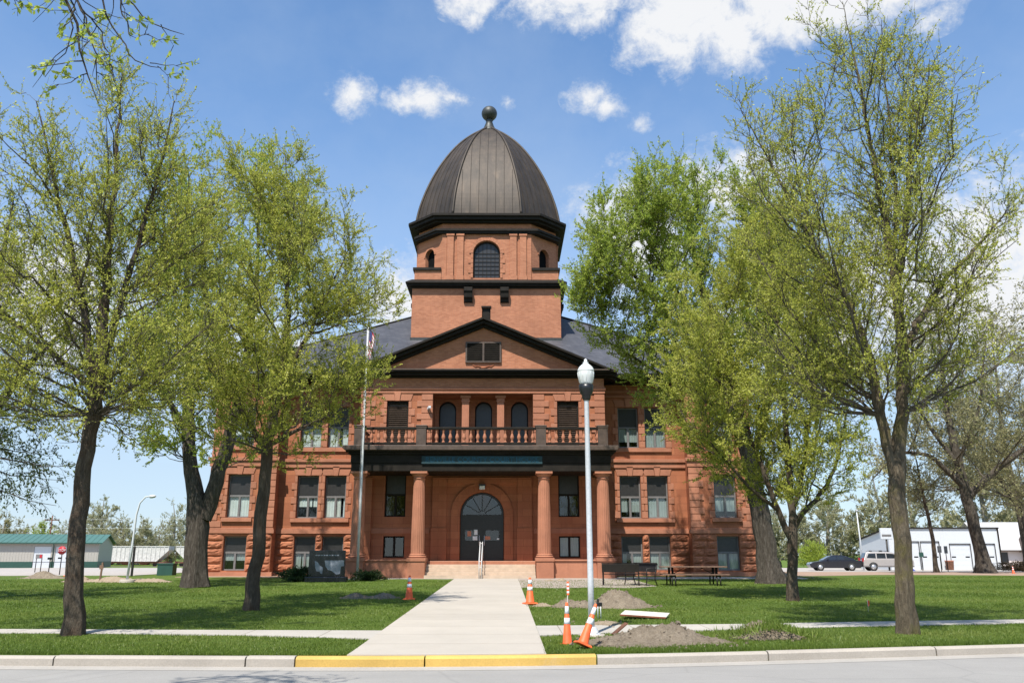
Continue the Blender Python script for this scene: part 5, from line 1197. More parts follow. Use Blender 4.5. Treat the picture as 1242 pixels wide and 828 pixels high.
# granite monument
def monument():
    T = thing('granite_monument', 'black granite monument with pale shapes on its face among low junipers', 'monument', (-7.95,38.6,G(-7.95,38.6)), R(3))
    mb = MB(); mb.box(-.92, .92, -.3, .3, -.05, .22); mb.build('plinth', M['granite'], T, org=(0,0,0), bevel=.03)
    mb = MB(); mb.box(-.80, .80, -.11, .11, .222, 1.36); mb.build('slab', M['granite'], T, org=(0,0,0), bevel=.012)
    mb = MB()
    mb.prism_y([(-.54,.92),(-.40,.84),(-.30,.70),(-.16,.62),(-.18,.34),(-.26,.36),(-.30,.44),(-.44,.46),(-.50,.60)], -.116, -.109)
    mb.prism_y([(-.10,.92),(.76,.93),(.76,.68),(.64,.66),(.60,.34),(.44,.32),(.24,.46),(.06,.52),(-.06,.68)], -.116, -.109)
    mb.build('pale_shapes', M['granite2'], T, org=(0,0,0))  # two paler grey shapes set on the slab face
    mb = MB()
    for k in range(9): mb.box(-.52+k*.12, -.52+k*.12+.085, -.114, -.109, 1.12, 1.17)
    mb.build('inscription', M['granite2'], T, org=(0,0,0))
monument()
# benches and picnic table
def bench(label, loc, rz):
    T = thing('park_bench', label, 'bench', loc, rz, 'dark benches on the forecourt')
    mb = MB(); mb.box(-.75, .75, -.46, 0, .43, .455); mb.build('seat', M['iron'], T, org=(0,0,0), bevel=.006)
    mb = MB(); n = 9
    mb.obox((0,.10,.68), (.75,0,0), (0,.035,.16), (0,-.008,.004)); mb.obox((0,.078,.865), (.76,0,0), (0,.02,.0), (0,.004,.018)); mb.build('backrest', M['iron'], T, org=(0,0,0))
    for s in (-1, 1):
        mb = MB(); mb.tube([(s*.72,-.46,0),(s*.72,-.40,.25),(s*.72,-.42,.44),(s*.72,-.40,.64),(s*.72,0,.66),(s*.72,.07,.60)], .022, 6); mb.tube([(s*.72,.10,0),(s*.72,.0,.25),(s*.72,.02,.44),(s*.72,.12,.86)], .022, 6)
        mb.tube([(s*.72,-.40,.18),(s*.72,.0,.18)], .014, 6); mb.build('end_frame', M['iron'], T, org=(0,0,0))
bench('dark bench seen from behind on the forecourt right of the lamp post', (4.72,35.0,G(4.72,35)+.012), R(170))
bench('dark bench seen end-on beside the other bench', (5.75,35.5,G(5.75,35.5)+.012), R(-62))
def picnic():
    T = thing('picnic_table', 'long brown picnic table with attached seats in the shade of the right tree', 'picnic table', (7.75,35.4,G(7.75,35.4)), R(-2))
    mb = MB()
    for k in range(5): mb.box(-1.35, 1.35, -.36+.148*k, -.36+.148*k+.138, .71, .75)
    mb.build('tabletop', M['wood'], T, org=(0,0,0), bevel=.005)
    for s in (-1, 1):
        mb = MB()
        for k in range(2): a = s*.62+k*.145-.14; mb.box(-1.35, 1.35, a, a+.135, .41, .45)
        mb.build('seat', M['wood'], T, org=(0,0,0), bevel=.005)
    for s in (-1, 1):
        mb = MB()
        for q in (-1, 1): mb.tube([(s*.9+q*.07,-.72,.0),(s*.9+q*.07,-.66,.40),(s*.9+q*.07,-.1,.41),(s*.9+q*.07,-.12,.70)], .03, 8); mb.tube([(s*.9+q*.07,.72,.0),(s*.9+q*.07,.66,.40),(s*.9+q*.07,.1,.41),(s*.9+q*.07,.12,.70)], .03, 8)
        mb.tube([(s*.9-.07,-.66,.38),(s*.9+.07,-.66,.38)], .02, 6); mb.tube([(s*.9,0,.40),(s*.35,0,.69)], .018, 6); mb.build('leg_frame', M['iron'], T, org=(0,0,0))
picnic()

# ------------------------------------------------------------------ left background
def shed():
    T = thing('metal_shed', 'long beige metal shed with a green roof and two white overhead doors', 'shed', (-47.2,100,-.02), R(15.5))
    L, D, H, Hr = 30, 9, 2.82, 3.80; d1 = (-6.74,-4.97); d2 = (-4.54,-2.66)
    mb = MB(); face(mb, -L, 0, .72, H, 0, [(d1[0],d1[1],.72,2.42,0),(d2[0],d2[1],.72,2.42,0)], .1)
    mb.add([(0,0,.72),(0,D,.72),(0,D,H),(0,D/2,Hr),(0,0,H)], [(0,1,2,3,4)]); mb.add([(-L,0,.72),(-L,D,.72),(-L,D,H),(-L,D/2,Hr),(-L,0,H)], [(0,1,2,3,4)]); mb.quad((-L,D,0),(0,D,0),(0,D,H),(-L,D,H))
    for k in range(100):
        x = -L+.15+k*.3
        if not (d1[0]-.05 < x < d1[1]+.05 or d2[0]-.05 < x < d2[1]+.05): mb.box(x-.02, x+.02, -.02, .002, .74, H-.02)
    mb.build('wall', M['siding'], T, org=(0,0,0))
    mb = MB(); cur = -L
    for a, b in (d1, d2, (0.02,0.02)): mb.box(cur, a-.02, -.03, .0, 0, .719); cur = b+.02
    mb.box(.0, .03, -.03, D, 0, .719); mb.build('base_band', M['green_dark'], T, org=(0,0,0))
    mb = MB()
    for a, b, c, d in ((-.4,H-.06,D/2,Hr+.02),(D+.4,H-.06,D/2,Hr+.02)): mb.add([(-L-.3,a,b),(.35,a,b),(.35,c,d),(-L-.3,c,d),(-L-.3,a,b+.06),(.35,a,b+.06),(.35,c,d+.06),(-L-.3,c,d+.06)], [(0,1,2,3),(4,7,6,5),(0,4,5,1),(1,5,6,2),(3,2,6,7),(0,3,7,4)])
    for k in range(50): x = -L+k*.62; mb.tube([(x,-.4,H+.01),(x,D/2,Hr+.09)], .025, 4)
    mb.build('roof', M['green_metal'], T, org=(0,0,0)); mb = MB(); mb.box(-L-.3, .36, -.46, -.405, H-.12, H+.02); mb.tube([(-4.75,-.42,H-.1),(-4.75,-.1,H-.35),(-4.75,-.08,.05)], .05, 6); mb.build('gutter', M['green_dark'], T, org=(0,0,0))
    for a, b in (d1, d2):
        mb = MB(); mb.box(a+.02, b-.02, .05, .09, .0, 2.40)
        for k in range(1, 5): mb.box(a+.02, b-.02, .045, .05, k*.5-.012, k*.5+.012)
        o = mb.build('overhead_door', M['white'], T, org=(0,0,0))
        if a == d2[0]:
            for q in (a+.35, b-.75): mb = MB(); mb.box(q, q+.42, .035, .049, 1.05, 1.2); mb.build('door_window', M['dark'], o, org=(0,0,0))
shed()
def sign(name, label, x, y, posts, h, panel, mat, face_=None, disc=False, group=None):
    T = thing(name, label, 'sign', (x, y, G(x,y)), 0, group); mb = MB()
    for p in posts: mb.tube([(p,0,-.1),(p,0,h)], .03, 6)
    mb.build('post', M['iron'], T, org=(0,0,0)); mb = MB(); w, z0, z1 = panel
    if disc: mb.lathe([(w,-.012),(w,.012)], seg=8); mb.xform(Matrix.Translation((0,-.05,(z0+z1)/2)) @ Matrix.Rotation(R(90),4,'X') @ Matrix.Rotation(R(22.5),4,'Z'))
    else: mb.box(-w, w, -.05, -.032, z0, z1)
    o = mb.build('panel', M[mat], T, org=(0,0,0)); return T, o
def stop():
    T, o = sign('stop_sign', 'red octagonal stop sign in front of the right shed door', -24.74, 48.13, [0], 1.6, (.24,1.09,1.57), 'red', disc=True)
    text('STOP', .18, (0,-.068,1.33), M['white'], o, (0,0,0), .004)
stop()
T, o = sign('notice_board', 'low two-legged notice board in front of the left shed door', -29.5, 54.67, [-.17,.17], .95, (.21,.86,1.12), 'frame'); mb = MB(); mb.box(.04, .19, -.056, -.051, .9, 1.09); mb.build('red_patch', M['red'], o, org=(0,0,0))
T, o = sign('road_sign', 'small dark sign on a post left of the stop sign', -25.5, 48.4, [0], .9, (.13,.83,.95), 'black')
# curved street light
T = thing('street_light', 'white curved-arm street light standing left of the old forked tree', 'street light', (-16.55,38,G(-16.55,38)))
mb = MB(); mb.tube([(0,0,0),(.07,0,1.6),(.10,0,2.9),(.20,0,3.42),(.42,0,3.68),(.62,0,3.72)], [.055,.05,.042,.035,.03,.028], 10); mb.build('pole', M['white'], T, org=(0,0,0))
mb = MB(); mb.lathe([(.02,0),(.07,.04),(.08,.14),(.06,.26),(.01,.32)], seg=10); mb.xform(Matrix.Translation((.58,0,3.70)) @ Matrix.Rotation(R(86),4,'Y')); mb.build('lamp_head', M['steel'], T, org=(0,0,0)); mb = MB(); mb.lathe([(.3,-.2),(.3,.10),(.25,.13)], seg=18); mb.build('footing', M['kerb'], T, org=(0,0,0))
# rail wagons
def hopper(label, x, L, gap):
    T = thing('hopper_wagon', label, 'rail wagon', (x,190,-1.1), 0, 'covered hopper wagons on the railway'); z0, z1 = 1.1, 4.35
    mb = MB(); h = L/2; s = 2.6
    for y0, y1 in ((-1.5,1.5),): mb.prism_y([(-h+s,z0),(h-s,z0),(h,z0+2.4),(h,z1),(-h,z1),(-h,z0+2.4)], y0, y1)
    n = int(L/.95)
    for k in range(n+1): xx = -h+.1+k*(L-.2)/n; zb = z0+.05 if abs(xx) < h-s else z0+.05+(abs(xx)-(h-s))/s*2.4; mb.box(xx-.06, xx+.06, -1.6, -1.499, zb, z1-.1)
    mb.box(-h, h, -1.62, -1.5, z1-.12, z1+.05); mb.box(-h+s, h-s, -1.6, -1.5, z0, z0+.15); mb.build('body', M['hopper'], T, org=(0,0,0), bevel=.02)
    mb = MB(); mb.box(-h, h, -1.2, 1.2, .75, 1.05)
    for k in (-1, 0, 1): mb.loft_z([([(k*4-.5,-.6),(k*4+.5,-.6),(k*4+.5,.6),(k*4-.5,.6)],.35),([(k*4-1.4,-1.3),(k*4+1.4,-1.3),(k*4+1.4,1.3),(k*4-1.4,1.3)],1.095)])
    for s_ in (-1, 1): mb.tube([(s_*(h-.15),-1.4,1.05),(s_*(h-.15),-1.4,z1)], .05, 6); mb.tube([(s_*(h-.15),-1.3,1.05),(s_*(h-2.2),-1.3,z0+.4)], .05, 6)
    mb.build('underframe', M['rust'], T, org=(0,0,0))
    for s_ in (-1, 1):
        mb = MB()
        for q in (-.9, .9): mb.lathe([(.46,-.07),(.46,.07)], seg=16); mb.xform(Matrix.Translation((s_*(h-2.2)+q,-.8,.46)) @ Matrix.Rotation(R(90),4,'X'), len(mb.v)-32)
        mb.box(s_*(h-2.2)-1.3, s_*(h-2.2)+1.3, -.95, -.9, .4, .7); mb.build('bogie', M['iron'], T, org=(0,0,0))
hopper('pale grey hopper wagon left of the old forked tree', -83.2, 19.2, 0); hopper('second hopper wagon, mostly behind the old forked tree', -62.6, 19.2, 0)
tag(sheet_between('railway_bank', M['lot'], arr(-160, 20, 10), lambda x: 184, lambda x: 196, 3, .03), kind='structure')
mb = MB()
for y in (189.28, 190.72): mb.box(-160, 20, y-.05, y+.05, -1.1, -1.0)
tag(mb.build('rail_track', M['rust']), 'rusty railway track under the hopper wagons', 'railway track')
T = thing('utility_box', 'dark green utility box left of the brown shrub', 'utility box', (-18.6,47.6,G(-18.6,47.6))); mb = MB(); mb.box(-.42, .42, -.3, .3, 0, .58); mb.box(-.45, .45, -.33, .33, .582, .64); mb.box(-.01, .01, -.305, -.301, .05, .55); mb.build('cabinet', M['green_dark'], T, org=(0,0,0), bevel=.015)
T = thing('post', 'plain dark post standing before the rail wagon', 'post', (-19.6,45.5,G(-19.6,45.5))); mb = MB(); mb.box(-.05, .05, -.05, .05, 0, 1.5); mb.lathe([(.055,1.5),(.02,1.55)], seg=8); mb.build('shaft', M['iron'], T, org=(0,0,0), bevel=.01)
T = thing('wooden_stake', 'short reddish wooden stake beside the orange cone on the sandy bank', 'stake', (-17.9,38.4,G(-17.9,38.4))); mb = MB(); mb.obox((0,0,.42), (.035,0,0), (0,.03,0), (.02,0,.42)); mb.box(-.09, .09, -.04, -.02, .55, .72); mb.build('timber', M['wood'], T, org=(0,0,0), bevel=.006)
T = thing('utility_pole', 'dark utility pole with a crossarm far behind the shed', 'utility pole', (-86,162,G(-86,162))); mb = MB(); mb.tube([(0,0,0),(0,0,9.4)], [.17,.12], 8); mb.build('pole', M['rust'], T, org=(0,0,0)); mb = MB(); mb.box(-1.4, 1.4, -.08, .08, 8.5, 8.7)
for k in (-1.3,-.7,.7,1.3): mb.lathe([(.06,8.7),(.04,8.9)], (k,0), 6)
mb.build('crossarm', M['rust'], T, org=(0,0,0))
T = thing('power_lines', 'thin overhead wires stretched behind the curved street light', 'power line', (-86,162,8)); mb = MB()
for k, dz in ((-1.2,.6),(1.2,.5),(0,-1.1)): mb.tube([(-60+120*i/14, k*.5, dz-1.2*(1-((i-7)/7)**2)*.5) for i in range(15)], .014, 4)
mb.build('wires', M['alu'], T, org=(0,0,0))

# ------------------------------------------------------------------ right background
def garage():
    T = thing('white_garage', 'white metal garage with a dark roof edge and four overhead doors', 'garage', (38.4,85,.0)); W, D, H, Hb = 11.0, 7.2, 4.02, 2.95
    drs = [(1.0,2.95),(3.15,4.98),(6.05,8.1),(8.65,10.55)]; tops = [2.72,2.72,2.5,2.5]
    mb = MB(); face(mb, 0, W, 0, H, 0, [(a,b,0,t,0) for (a,b),t in zip(drs,tops)], .15); mb.add([(0,0,0),(0,D,0),(0,D,Hb),(0,0,H)], [(0,1,2,3)]); mb.add([(W,0,0),(W,D,0),(W,D,Hb),(W,0,H)], [(0,1,2,3)]); mb.quad((0,D,0),(W,D,0),(W,D,Hb),(0,D,Hb))
    for k in range(36):
        x = .15+k*.3
        if not any(a-.06 < x < b+.06 for a, b in drs): mb.box(x-.012, x+.012, -.012, .002, .02, H-.05)
    mb.build('wall', M['white'], T, org=(0,0,0))
    mb = MB(); mb.add([(-.15,-.15,H+.01),(W+.15,-.15,H+.01),(W+.15,D+.15,Hb+.01),(-.15,D+.15,Hb+.01),(-.15,-.15,H+.12),(W+.15,-.15,H+.12),(W+.15,D+.15,Hb+.12),(-.15,D+.15,Hb+.12)], [(0,1,2,3),(4,7,6,5),(0,4,5,1),(1,5,6,2),(2,6,7,3),(3,7,4,0)])
    mb.box(W-.02, W+.10, -.10, .0, 0, H); mb.build('roof', M['trim'], T, org=(0,0,0))
    for (a, b), t in zip(drs, tops):
        mb = MB(); mb.box(a+.02, b-.02, .08, .12, 0, t-.02)
        for k in range(1, 5): mb.box(a+.02, b-.02, .074, .08, k*.5-.012, k*.5+.012)
        o = mb.build('overhead_door', M['white'], T, org=(0,0,0)); mb = MB()
        for q in (a+.12, b-.55): mb.box(q, q+.42, .068, .0735, 1.2, 1.32)
        mb.build('door_window', M['dark'], o, org=(0,0,0)); mb = MB(); mb.box(a-.06, a, -.02, .02, 0, t+.06); mb.box(b, b+.06, -.02, .02, 0, t+.06); mb.box(a, b, -.02, .02, t, t+.06); mb.build('door_frame', M['trim'], T, org=(0,0,0))
    for y in (1.8, 4.2): mb = MB(); mb.box(-.03, .01, y, y+.7, 1.0, 1.9); mb.build('side_window', M['panel'], T, org=(0,0,0))
garage()
def house():
    T = thing('pink_house', 'small pale pink house with a light grey roof and a pointed entrance gable', 'house', (54.2,95,0)); W, D, H, Hr = 20, 8, 2.15, 5.1; a, b = 3.5, 6.1; m = (a+b)/2
    mb = MB(); face(mb, 0, W, 0, H, 0, [(1.0,1.9,.55,1.75,0)], .12); mb.add([(0,0,0),(0,D,0),(0,D,H),(0,D/2,Hr),(0,0,H)], [(0,1,2,3,4)]); mb.add([(W,0,0),(W,D,0),(W,D,H),(W,D/2,Hr),(W,0,H)], [(0,1,2,3,4)]); mb.quad((0,D,0),(W,D,0),(W,D,H),(0,D,H))
    mb.add([(a,-1.2,0),(b,-1.2,0),(b,-1.2,H),(m,-1.2,H+1.9),(a,-1.2,H)], [(0,1,2,3,4)]); mb.quad((a,-1.2,0),(a,0,0),(a,0,H),(a,-1.2,H)); mb.quad((b,-1.2,0),(b,0,0),(b,0,H),(b,-1.2,H)); mb.build('wall', M['cream'], T, org=(0,0,0))
    mb = MB(); mb.add([(-.4,-.5,H-.2),(W+.4,-.5,H-.2),(W+.4,D/2,Hr+.05),(-.4,D/2,Hr+.05)], [(0,1,2,3)]); mb.add([(-.4,D+.5,H-.2),(W+.4,D+.5,H-.2),(W+.4,D/2,Hr+.05),(-.4,D/2,Hr+.05)], [(0,1,2,3)]); mb.build('roof', M['asphalt_roof'], T, org=(0,0,0))
    mb = MB(); mb.box(-.4, W+.4, -.56, -.5, H-.34, H-.18)
    for s in (-1, 1): e = m+s*1.6; mb.add([(m,-1.45,H+2.05),(e,-1.45,H-.15),(e,-1.45,H-.4),(m,-1.45,H+1.75),(m,1.2,H+2.05),(e,1.2,H-.15),(e,1.2,H-.4),(m,1.2,H+1.75)], [(0,1,2,3),(4,7,6,5),(0,4,5,1),(3,2,6,7),(1,5,6,2)])
    mb.box(0, W, -.02, 0, 0, .12); mb.build('bargeboard', M['trim2'], T, org=(0,0,0))
    mb = MB(); mb.box(m-.5, m+.5, -1.25, -1.21, 0, 1.9); o = mb.build('door', M['cream'], T, org=(0,0,0)); mb = MB(); mb.box(m-.22, m+.22, -1.27, -1.255, 1.0, 1.7); mb.build('door_window', M['panel'], o, org=(0,0,0))
    mb = MB(); mb.box(1.02, 1.88, .05, .08, .57, 1.73); mb.box(.95, 1.95, -.03, .0, .48, .54); mb.build('window', M['panel'], T, org=(0,0,0))
house()
T = thing('pylon_sign', 'white box sign on a pole rising beside the garage corner', 'sign', (36.6,81.5,0)); mb = MB(); mb.tube([(0,0,0),(0,0,2.9)], .09, 8); mb.build('pole', M['iron'], T, org=(0,0,0)); mb = MB(); mb.box(-.55, .55, -.15, .15, 2.9, 3.95); o = mb.build('sign_box', M['white'], T, org=(0,0,0), bevel=.04); mb = MB(); mb.box(-.45, .45, -.156, -.151, 3.15, 3.36); mb.build('grey_band', M['frame'], o, org=(0,0,0))
T = thing('light_pole', 'plain white pole standing behind the silver car', 'pole', (35.2,84,0)); mb = MB(); mb.tube([(0,0,0),(-.15,0,5.7)], [.08,.05], 8); mb.build('shaft', M['white'], T, org=(0,0,0)); mb = MB(); mb.box(-.26, -.04, -.12, .12, 5.7, 5.82); mb.build('cap', M['alu'], T, org=(0,0,0))
T = thing('waste_bin', 'dark red bin standing left of the third garage door', 'bin', (43.9,84.4,0)); mb = MB(); mb.loft_z([([(-.25,-.25),(.25,-.25),(.25,.25),(-.25,.25)],0),([(-.3,-.3),(.3,-.3),(.3,.3),(-.3,.3)],.85)]); mb.build('body', M['rust'], T, org=(0,0,0), bevel=.02); mb = MB(); mb.box(-.32, .32, -.32, .32, .853, .93); mb.build('lid', M['paper_red'], T, org=(0,0,0), bevel=.02)
for lab, x, y, w, z0, z1, mt in (('small green sign on a post before the first garage door', 36.6,75,.2,1.2,1.6,'green_dark'), ('narrow grey sign on the left post before the slender tree', 30.6,60,.14,1.3,1.75,'frame'), ('narrow grey sign on the right post before the slender tree', 31.15,60.2,.12,1.25,1.75,'frame'), ('tall grey sign seen edge-on in front of the pink house', 51.8,84,.42,1.5,2.3,'frame')):
    sign('road_sign', lab, x, y, [0], z1, (w,z0,z1), mt, group='signs along the right road')
# cars
def car(label, loc, rz, paint, suv):
    T = thing('parked_car', label, 'car', loc, rz, 'cars parked on the right')
    L = 4.45 if suv else 4.75
    if suv: low = [(-2.15,.42),(-2.22,.62),(-2.2,.98),(-1.35,1.06),(2.12,1.06),(2.2,.9),(2.22,.5),(2.1,.36),(-2.0,.34)]; top = [(-1.30,1.05),(-.62,1.60),(-.3,1.70),(1.5,1.73),(1.86,1.66),(2.14,1.05)]; wh = (-1.32,1.36); wr = .36
    else: low = [(-2.28,.36),(-2.36,.52),(-2.3,.68),(-1.95,.80),(-1.15,.92),(1.55,.95),(2.3,.92),(2.36,.72),(2.32,.40),(2.1,.26),(-2.1,.26)]; top = [(-1.22,.90),(-.42,1.34),(.0,1.42),(.55,1.41),(.95,1.34),(1.95,.93)]; wh = (-1.42,1.38); wr = .33
    def ext(poly, wb, wt, zt):
        zb = min(z for x, z in poly); f = lambda z: wb+(wt-wb)*max(0, (z-zb)/(zt-zb))
        n = len(poly); mbx = MB(); mbx.add([(x,-f(z),z) for x, z in poly]+[(x,f(z),z) for x, z in poly], [tuple(range(n)), tuple(range(2*n-1,n-1,-1))]+[(i,n+i,n+(i+1) % n,(i+1) % n) for i in range(n)]); return mbx
    mb = ext(low, .86, .88, 1.1); mb.build('body', M[paint], T, org=(0,0,0), bevel=.05)
    mb = ext(top, .84, .64, top[2][1]); mb.build('cabin', M[paint], T, org=(0,0,0), bevel=.05)
    zt = top[2][1]; zb = top[0][1]; yat = lambda z: .84-.20*(z-zb)/(zt-zb)+.006
    wins_ = [[(-.9,zb+.10),(-.45,zt-.16),(.08,zt-.10),(.08,zb+.10)],[(.16,zb+.10),(.16,zt-.10),(.95,zt-.11),(1.0,zb+.10)]]
    if suv: wins_ = [[(-1.0,zb+.08),(-.52,zt-.17),(.12,zt-.12),(.12,zb+.08)],[(.2,zb+.08),(.2,zt-.12),(.95,zt-.12),(.98,zb+.08)],[(1.08,zb+.08),(1.06,zt-.12),(1.66,zt-.15),(1.88,zb+.12)]]
    else: wins_[1] = [(.16,zb+.10),(.16,zt-.10),(.72,zt-.13),(1.35,zb+.10)]
    for poly in wins_:
        for s in (-1, 1):
            mb = MB(); v = [(x, s*yat(z), z) for x, z in poly]; mb.add(v, [tuple(range(len(v)))]); mb.build('side_window', M['glass_car'], T, org=(0,0,0))
    for nm, (p, q) in (('windscreen', (top[0], top[1])), ('rear_window', (top[-1], top[-2]))):
        dx, dz = q[0]-p[0], q[1]-p[1]; l = math.hypot(dx,dz); nx, nz = -dz/l*.03, dx/l*.03
        if nm == 'rear_window': nx, nz = abs(dz/l)*.03, abs(dx/l)*.03
        a = (p[0]+dx*.12+nx, p[1]+dz*.12+nz); b = (p[0]+dx*.92+nx, p[1]+dz*.92+nz); mb = MB(); ya, yb = yat(a[1])-.1, yat(b[1])-.1
        mb.add([(a[0],-ya,a[1]),(a[0],ya,a[1]),(b[0],yb,b[1]),(b[0],-yb,b[1])], [(0,1,2,3)]); mb.build(nm, M['glass_car'], T, org=(0,0,0))
    for wx in wh:
        for s in (-1, 1):
            mb = MB(); mb.lathe([(wr*.55,-.11),(wr*.95,-.11),(wr,-.08),(wr,.08),(wr*.95,.11),(wr*.55,.11)], seg=22); mb.xform(Matrix.Translation((wx,s*.80,wr)) @ Matrix.Rotation(R(90),4,'X')); w = mb.build('wheel', M['rubber'], T, org=(0,0,0))
            mb = MB(); mb.lathe([(wr*.62,-.115),(wr*.62,.115)], seg=18)
            for k in range(5): a = k*2*math.pi/5; mb.box(wr*.34*math.cos(a)-.03, wr*.34*math.cos(a)+.03, wr*.34*math.sin(a)-.03, wr*.34*math.sin(a)+.03, -.12, .12)
            mb.xform(Matrix.Translation((wx,s*.805,wr)) @ Matrix.Rotation(R(90),4,'X')); mb.build('rim', M['rim'], w, org=(0,0,0))
            mb = MB(); n = 12     # dark wheel arch
            mb.add([(wx,s*.882,wr)]+[(wx+(wr+.07)*math.cos(math.pi*k/n), s*.882, wr+(wr+.07)*math.sin(math.pi*k/n)) for k in range(n+1)], [(0,k+1,k+2) for k in range(n)]); mb.build('wheel_arch', M['rubber'], T, org=(0,0,0))
    for s in (-1, 1):
        mb = MB(); mb.obox((-2.22,s*.62,.66 if not suv else .86), (.06,0,0), (0,.2,0), (.03,0,.07)); mb.build('headlight', M['lightclear'], T, org=(0,0,0), bevel=.02)
        mb = MB(); mb.obox((2.22,s*.72,.80 if not suv else 1.0), (.07,0,0), (0,.13,0), (0,0,.06 if not suv else .17)); mb.build('tail_light', M['lightred'], T, org=(0,0,0), bevel=.02)
        mb = MB(); mb.obox((-.72,s*.98,zb+.14), (.05,0,0), (0,.09,0), (0,0,.06)); mb.build('mirror', M[paint], T, org=(0,0,0), bevel=.02)
    mb = MB(); mb.box(2.20, 2.24, -.26, .26, .55, .68); mb.box(-2.245, -2.23, -.5, .5, .42, .56); mb.build('plate_and_grille', M['frame'], T, org=(0,0,0))
    if suv:
        mb = MB()
        for s in (-1, 1): mb.tube([(-.2,s*.56,1.74),(-.1,s*.56,1.79),(1.4,s*.56,1.81),(1.55,s*.56,1.75)], .02, 6)
        mb.build('roof_rack', M['black'], T, org=(0,0,0)); mb = MB(); mb.box(-2.2, 2.24, -.9, .9, .36, .50); mb.build('bumper_trim', M['frame'], T, org=(0,0,0), bevel=.03)
car('black coupe parked on the right, facing left', (31.0,80.6,.02), R(-8), 'car_black', False)
car('silver boxy car parked right of the black coupe, facing right', (35.5,79.6,.02), R(171), 'car_silver', True)
T = thing('blue_tarp', 'small blue and dark folded tarp on the ground right of the silver car', 'tarp', (35.6,76.2,.03)); mb = MB(); v = [(-.9,-.3),(.9,-.3),(.9,.3),(-.9,.3)]; mb.loft_z([(v,0),([(x*.8,y*.7) for x,y in v],.2),([(x*.5+.1,y*.4) for x,y in v],.32)]); mb.build('sheet', M['blue'], T, org=(0,0,0), bevel=.05)

# ------------------------------------------------------------------ sky, sun, camera
SUN_EL, SUN_AZ = 59, 20          # sun behind the viewer, 20 degrees to the left
sd = Vector((-math.sin(R(SUN_AZ))*math.cos(R(SUN_EL)), -math.cos(R(SUN_AZ))*math.cos(R(SUN_EL)), math.sin(R(SUN_EL))))
w = bpy.data.worlds.new('World'); scene.world = w; w.use_nodes = True; nt = w.node_tree; bg = nt.nodes['Background']
sky = N(nt, 'ShaderNodeTexSky', sky_type='NISHITA'); sky.sun_disc = False; sky.sun_elevation = R(SUN_EL); sky.sun_rotation = math.atan2(sd.x, sd.y); sky.air_density = 1.0; sky.dust_density = .3; sky.ozone_density = 2.0; sky.altitude = 300
tc = nt.nodes.new('ShaderNodeTexCoord'); vec = tc.outputs['Generated']; sp = nt.nodes.new('ShaderNodeSeparateXYZ'); nt.links.new(vec, sp.inputs[0])
def mth(op, a, b=None, c=None):
    n = N(nt, 'ShaderNodeMath', operation=op)
    for s, v in zip(n.inputs, (a, b, c)):
        if v is None: continue
        if hasattr(v, 'is_linked'): nt.links.new(v, s)
        else: s.default_value = v
    return n.outputs[0]
az = mth('MULTIPLY', mth('ARCTAN2', sp.outputs[0], sp.outputs[1]), 57.2958); el = mth('MULTIPLY', mth('ARCSINE', sp.outputs[2]), 57.2958)
cb = nt.nodes.new('ShaderNodeCombineXYZ'); nt.links.new(az, cb.inputs[0]); nt.links.new(mth('MULTIPLY', el, 1.25), cb.inputs[1])
n1 = noise(nt, .30, 10, .66, cb.outputs[0], .35); n2 = noise(nt, .045, 6, .6, cb.outputs[0]); n3 = noise(nt, .95, 8, .7, cb.outputs[0], .3)
# cumulus banks: azimuth, elevation, half-widths (degrees), strength
banks = [(24,33.9,6,1.9,1.4),(29,33.4,4,1.5,1.25),(19,34.2,4.5,2.0,1.4),(24,36.6,10,4.0,1.8),(20,35.6,5.5,2.6,1.5),(27,35.4,4,1.7,1.3),(14.5,35.6,6.2,3.6,1.7),(17.5,33.4,3.0,2.6,1.4),(13.2,33.0,1.8,2.0,1.2),(6,37.2,6,2.3,1.6),(7.6,35.6,2.2,1.2,1.1),(-2.6,37.2,3.2,1.7,1.3),(-2.6,35.6,1.0,.8,.9),(30.6,31.9,1.7,1.0,1.0),
         (-11.7,30.3,1.6,1.4,1.1),(-6.3,30.4,2.6,1.2,1.15),(-4.2,30.6,1.8,.6,.9),(6.3,30.6,1.7,1.0,1.1),(7.9,29.9,1.5,.9,1.05),(10.2,28.7,.9,.6,.8),(.2,30.4,.7,.6,.7),
         (31,16,10,6.5,1.5),(21,14,9,4.5,1.25),(-7.5,17.0,3.8,3.2,1.1),(9.5,21.5,4.8,4.4,1.25),(16.5,24,4.8,2.8,1.3),(-31,15,8,4.5,1.4),(-18,13,9,3.5,1.1)]
tot = None
for a0, e0, wa, we, s in banks:
    d = mth('SQRT', mth('ADD', mth('POWER', mth('MULTIPLY', mth('SUBTRACT', az, a0), 1/wa), 2), mth('POWER', mth('MULTIPLY', mth('SUBTRACT', el, e0), 1/we), 2)))
    v = mth('MULTIPLY', mth('MAXIMUM', mth('SUBTRACT', 1.35, d), 0), s*.8); tot = v if tot is None else mth('MAXIMUM', tot, v)
inview = mth('LESS_THAN', mth('ABSOLUTE', az), 50)
gen = mth('MULTIPLY', mth('SUBTRACT', 1, inview), mth('MAXIMUM', mth('MULTIPLY', mth('SUBTRACT', n2, .53), 4), 0))   # scattered cumulus elsewhere
tot = mth('ADD', tot, gen)
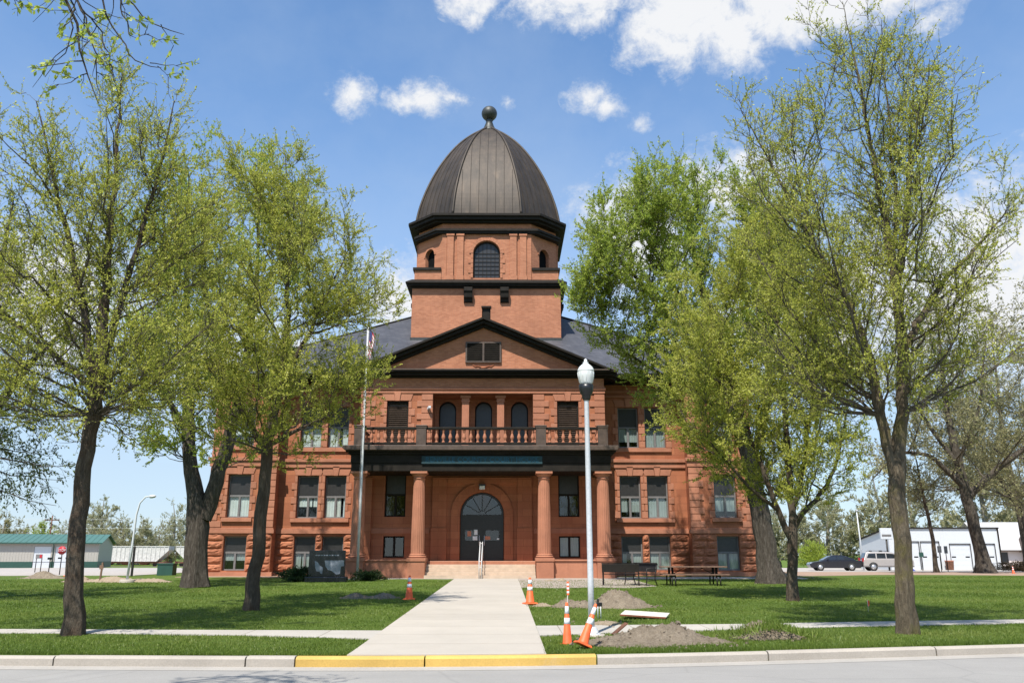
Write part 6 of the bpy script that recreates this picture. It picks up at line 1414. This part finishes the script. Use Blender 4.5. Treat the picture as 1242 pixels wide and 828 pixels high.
dens = mth('ADD', mth('MULTIPLY', tot, .75), mth('ADD', mth('MULTIPLY', mth('SUBTRACT', n1, .5), 2.0), mth('MULTIPLY', mth('SUBTRACT', n3, .5), 1.0)))
mr = N(nt, 'ShaderNodeMapRange', interpolation_type='SMOOTHSTEP'); mr.inputs[1].default_value = .05; mr.inputs[2].default_value = .95; nt.links.new(mth('MULTIPLY', dens, mth('GREATER_THAN', tot, .001)), mr.inputs[0])
shade = ramp(nt, dens, [(.4, (5.7,5.95,6.3)), (.9, (6.5,6.55,6.65))])
veil = N(nt, 'ShaderNodeMapRange', interpolation_type='SMOOTHSTEP'); veil.inputs[1].default_value = 0; veil.inputs[2].default_value = 34; veil.inputs[3].default_value = .72; veil.inputs[4].default_value = .0; nt.links.new(el, veil.inputs[0])
wisp = mth('MULTIPLY', mth('MAXIMUM', mth('SUBTRACT', n2, .42), 0), .9)
base = mixc(nt, mth('MINIMUM', mth('ADD', veil.outputs[0], wisp), .8), mixc(nt, 1.0, sky.outputs[0], (1.32,1.52,1.62), 'MULTIPLY'), (3.9,4.75,5.9))
nt.links.new(mixc(nt, mth('MULTIPLY', mr.outputs[0], .96), base, shade), bg.inputs['Color']); bg.inputs['Strength'].default_value = .10
sl = bpy.data.lights.new('sun', 'SUN'); sl.energy = 5.0; sl.angle = R(.53); sl.color = (1.0,.955,.88); so = bpy.data.objects.new('sun', sl); COL.objects.link(so); so.rotation_euler = sd.to_track_quat('Z', 'Y').to_euler(); so.location = (-20,-40,60)
cd = bpy.data.cameras.new('camera'); cam = bpy.data.objects.new('camera', cd); COL.objects.link(cam); cam.location = (0,0,1.5); cd.sensor_width = 36; cd.lens = 36*1007/1242; cd.clip_start = .1; cd.clip_end = 6000
cam.rotation_euler = (R(90+14.37), 0, R(-.5)); scene.camera = cam
vs = scene.view_settings; vs.view_transform = 'Standard'; vs.look = 'None'; vs.exposure = .52; vs.gamma = 1; vs.use_curve_mapping = False
scene.render.engine = 'CYCLES'; cy = scene.cycles; cy.max_bounces = 8; cy.diffuse_bounces = 2; cy.glossy_bounces = 3; cy.transparent_max_bounces = 12; cy.use_denoising = True
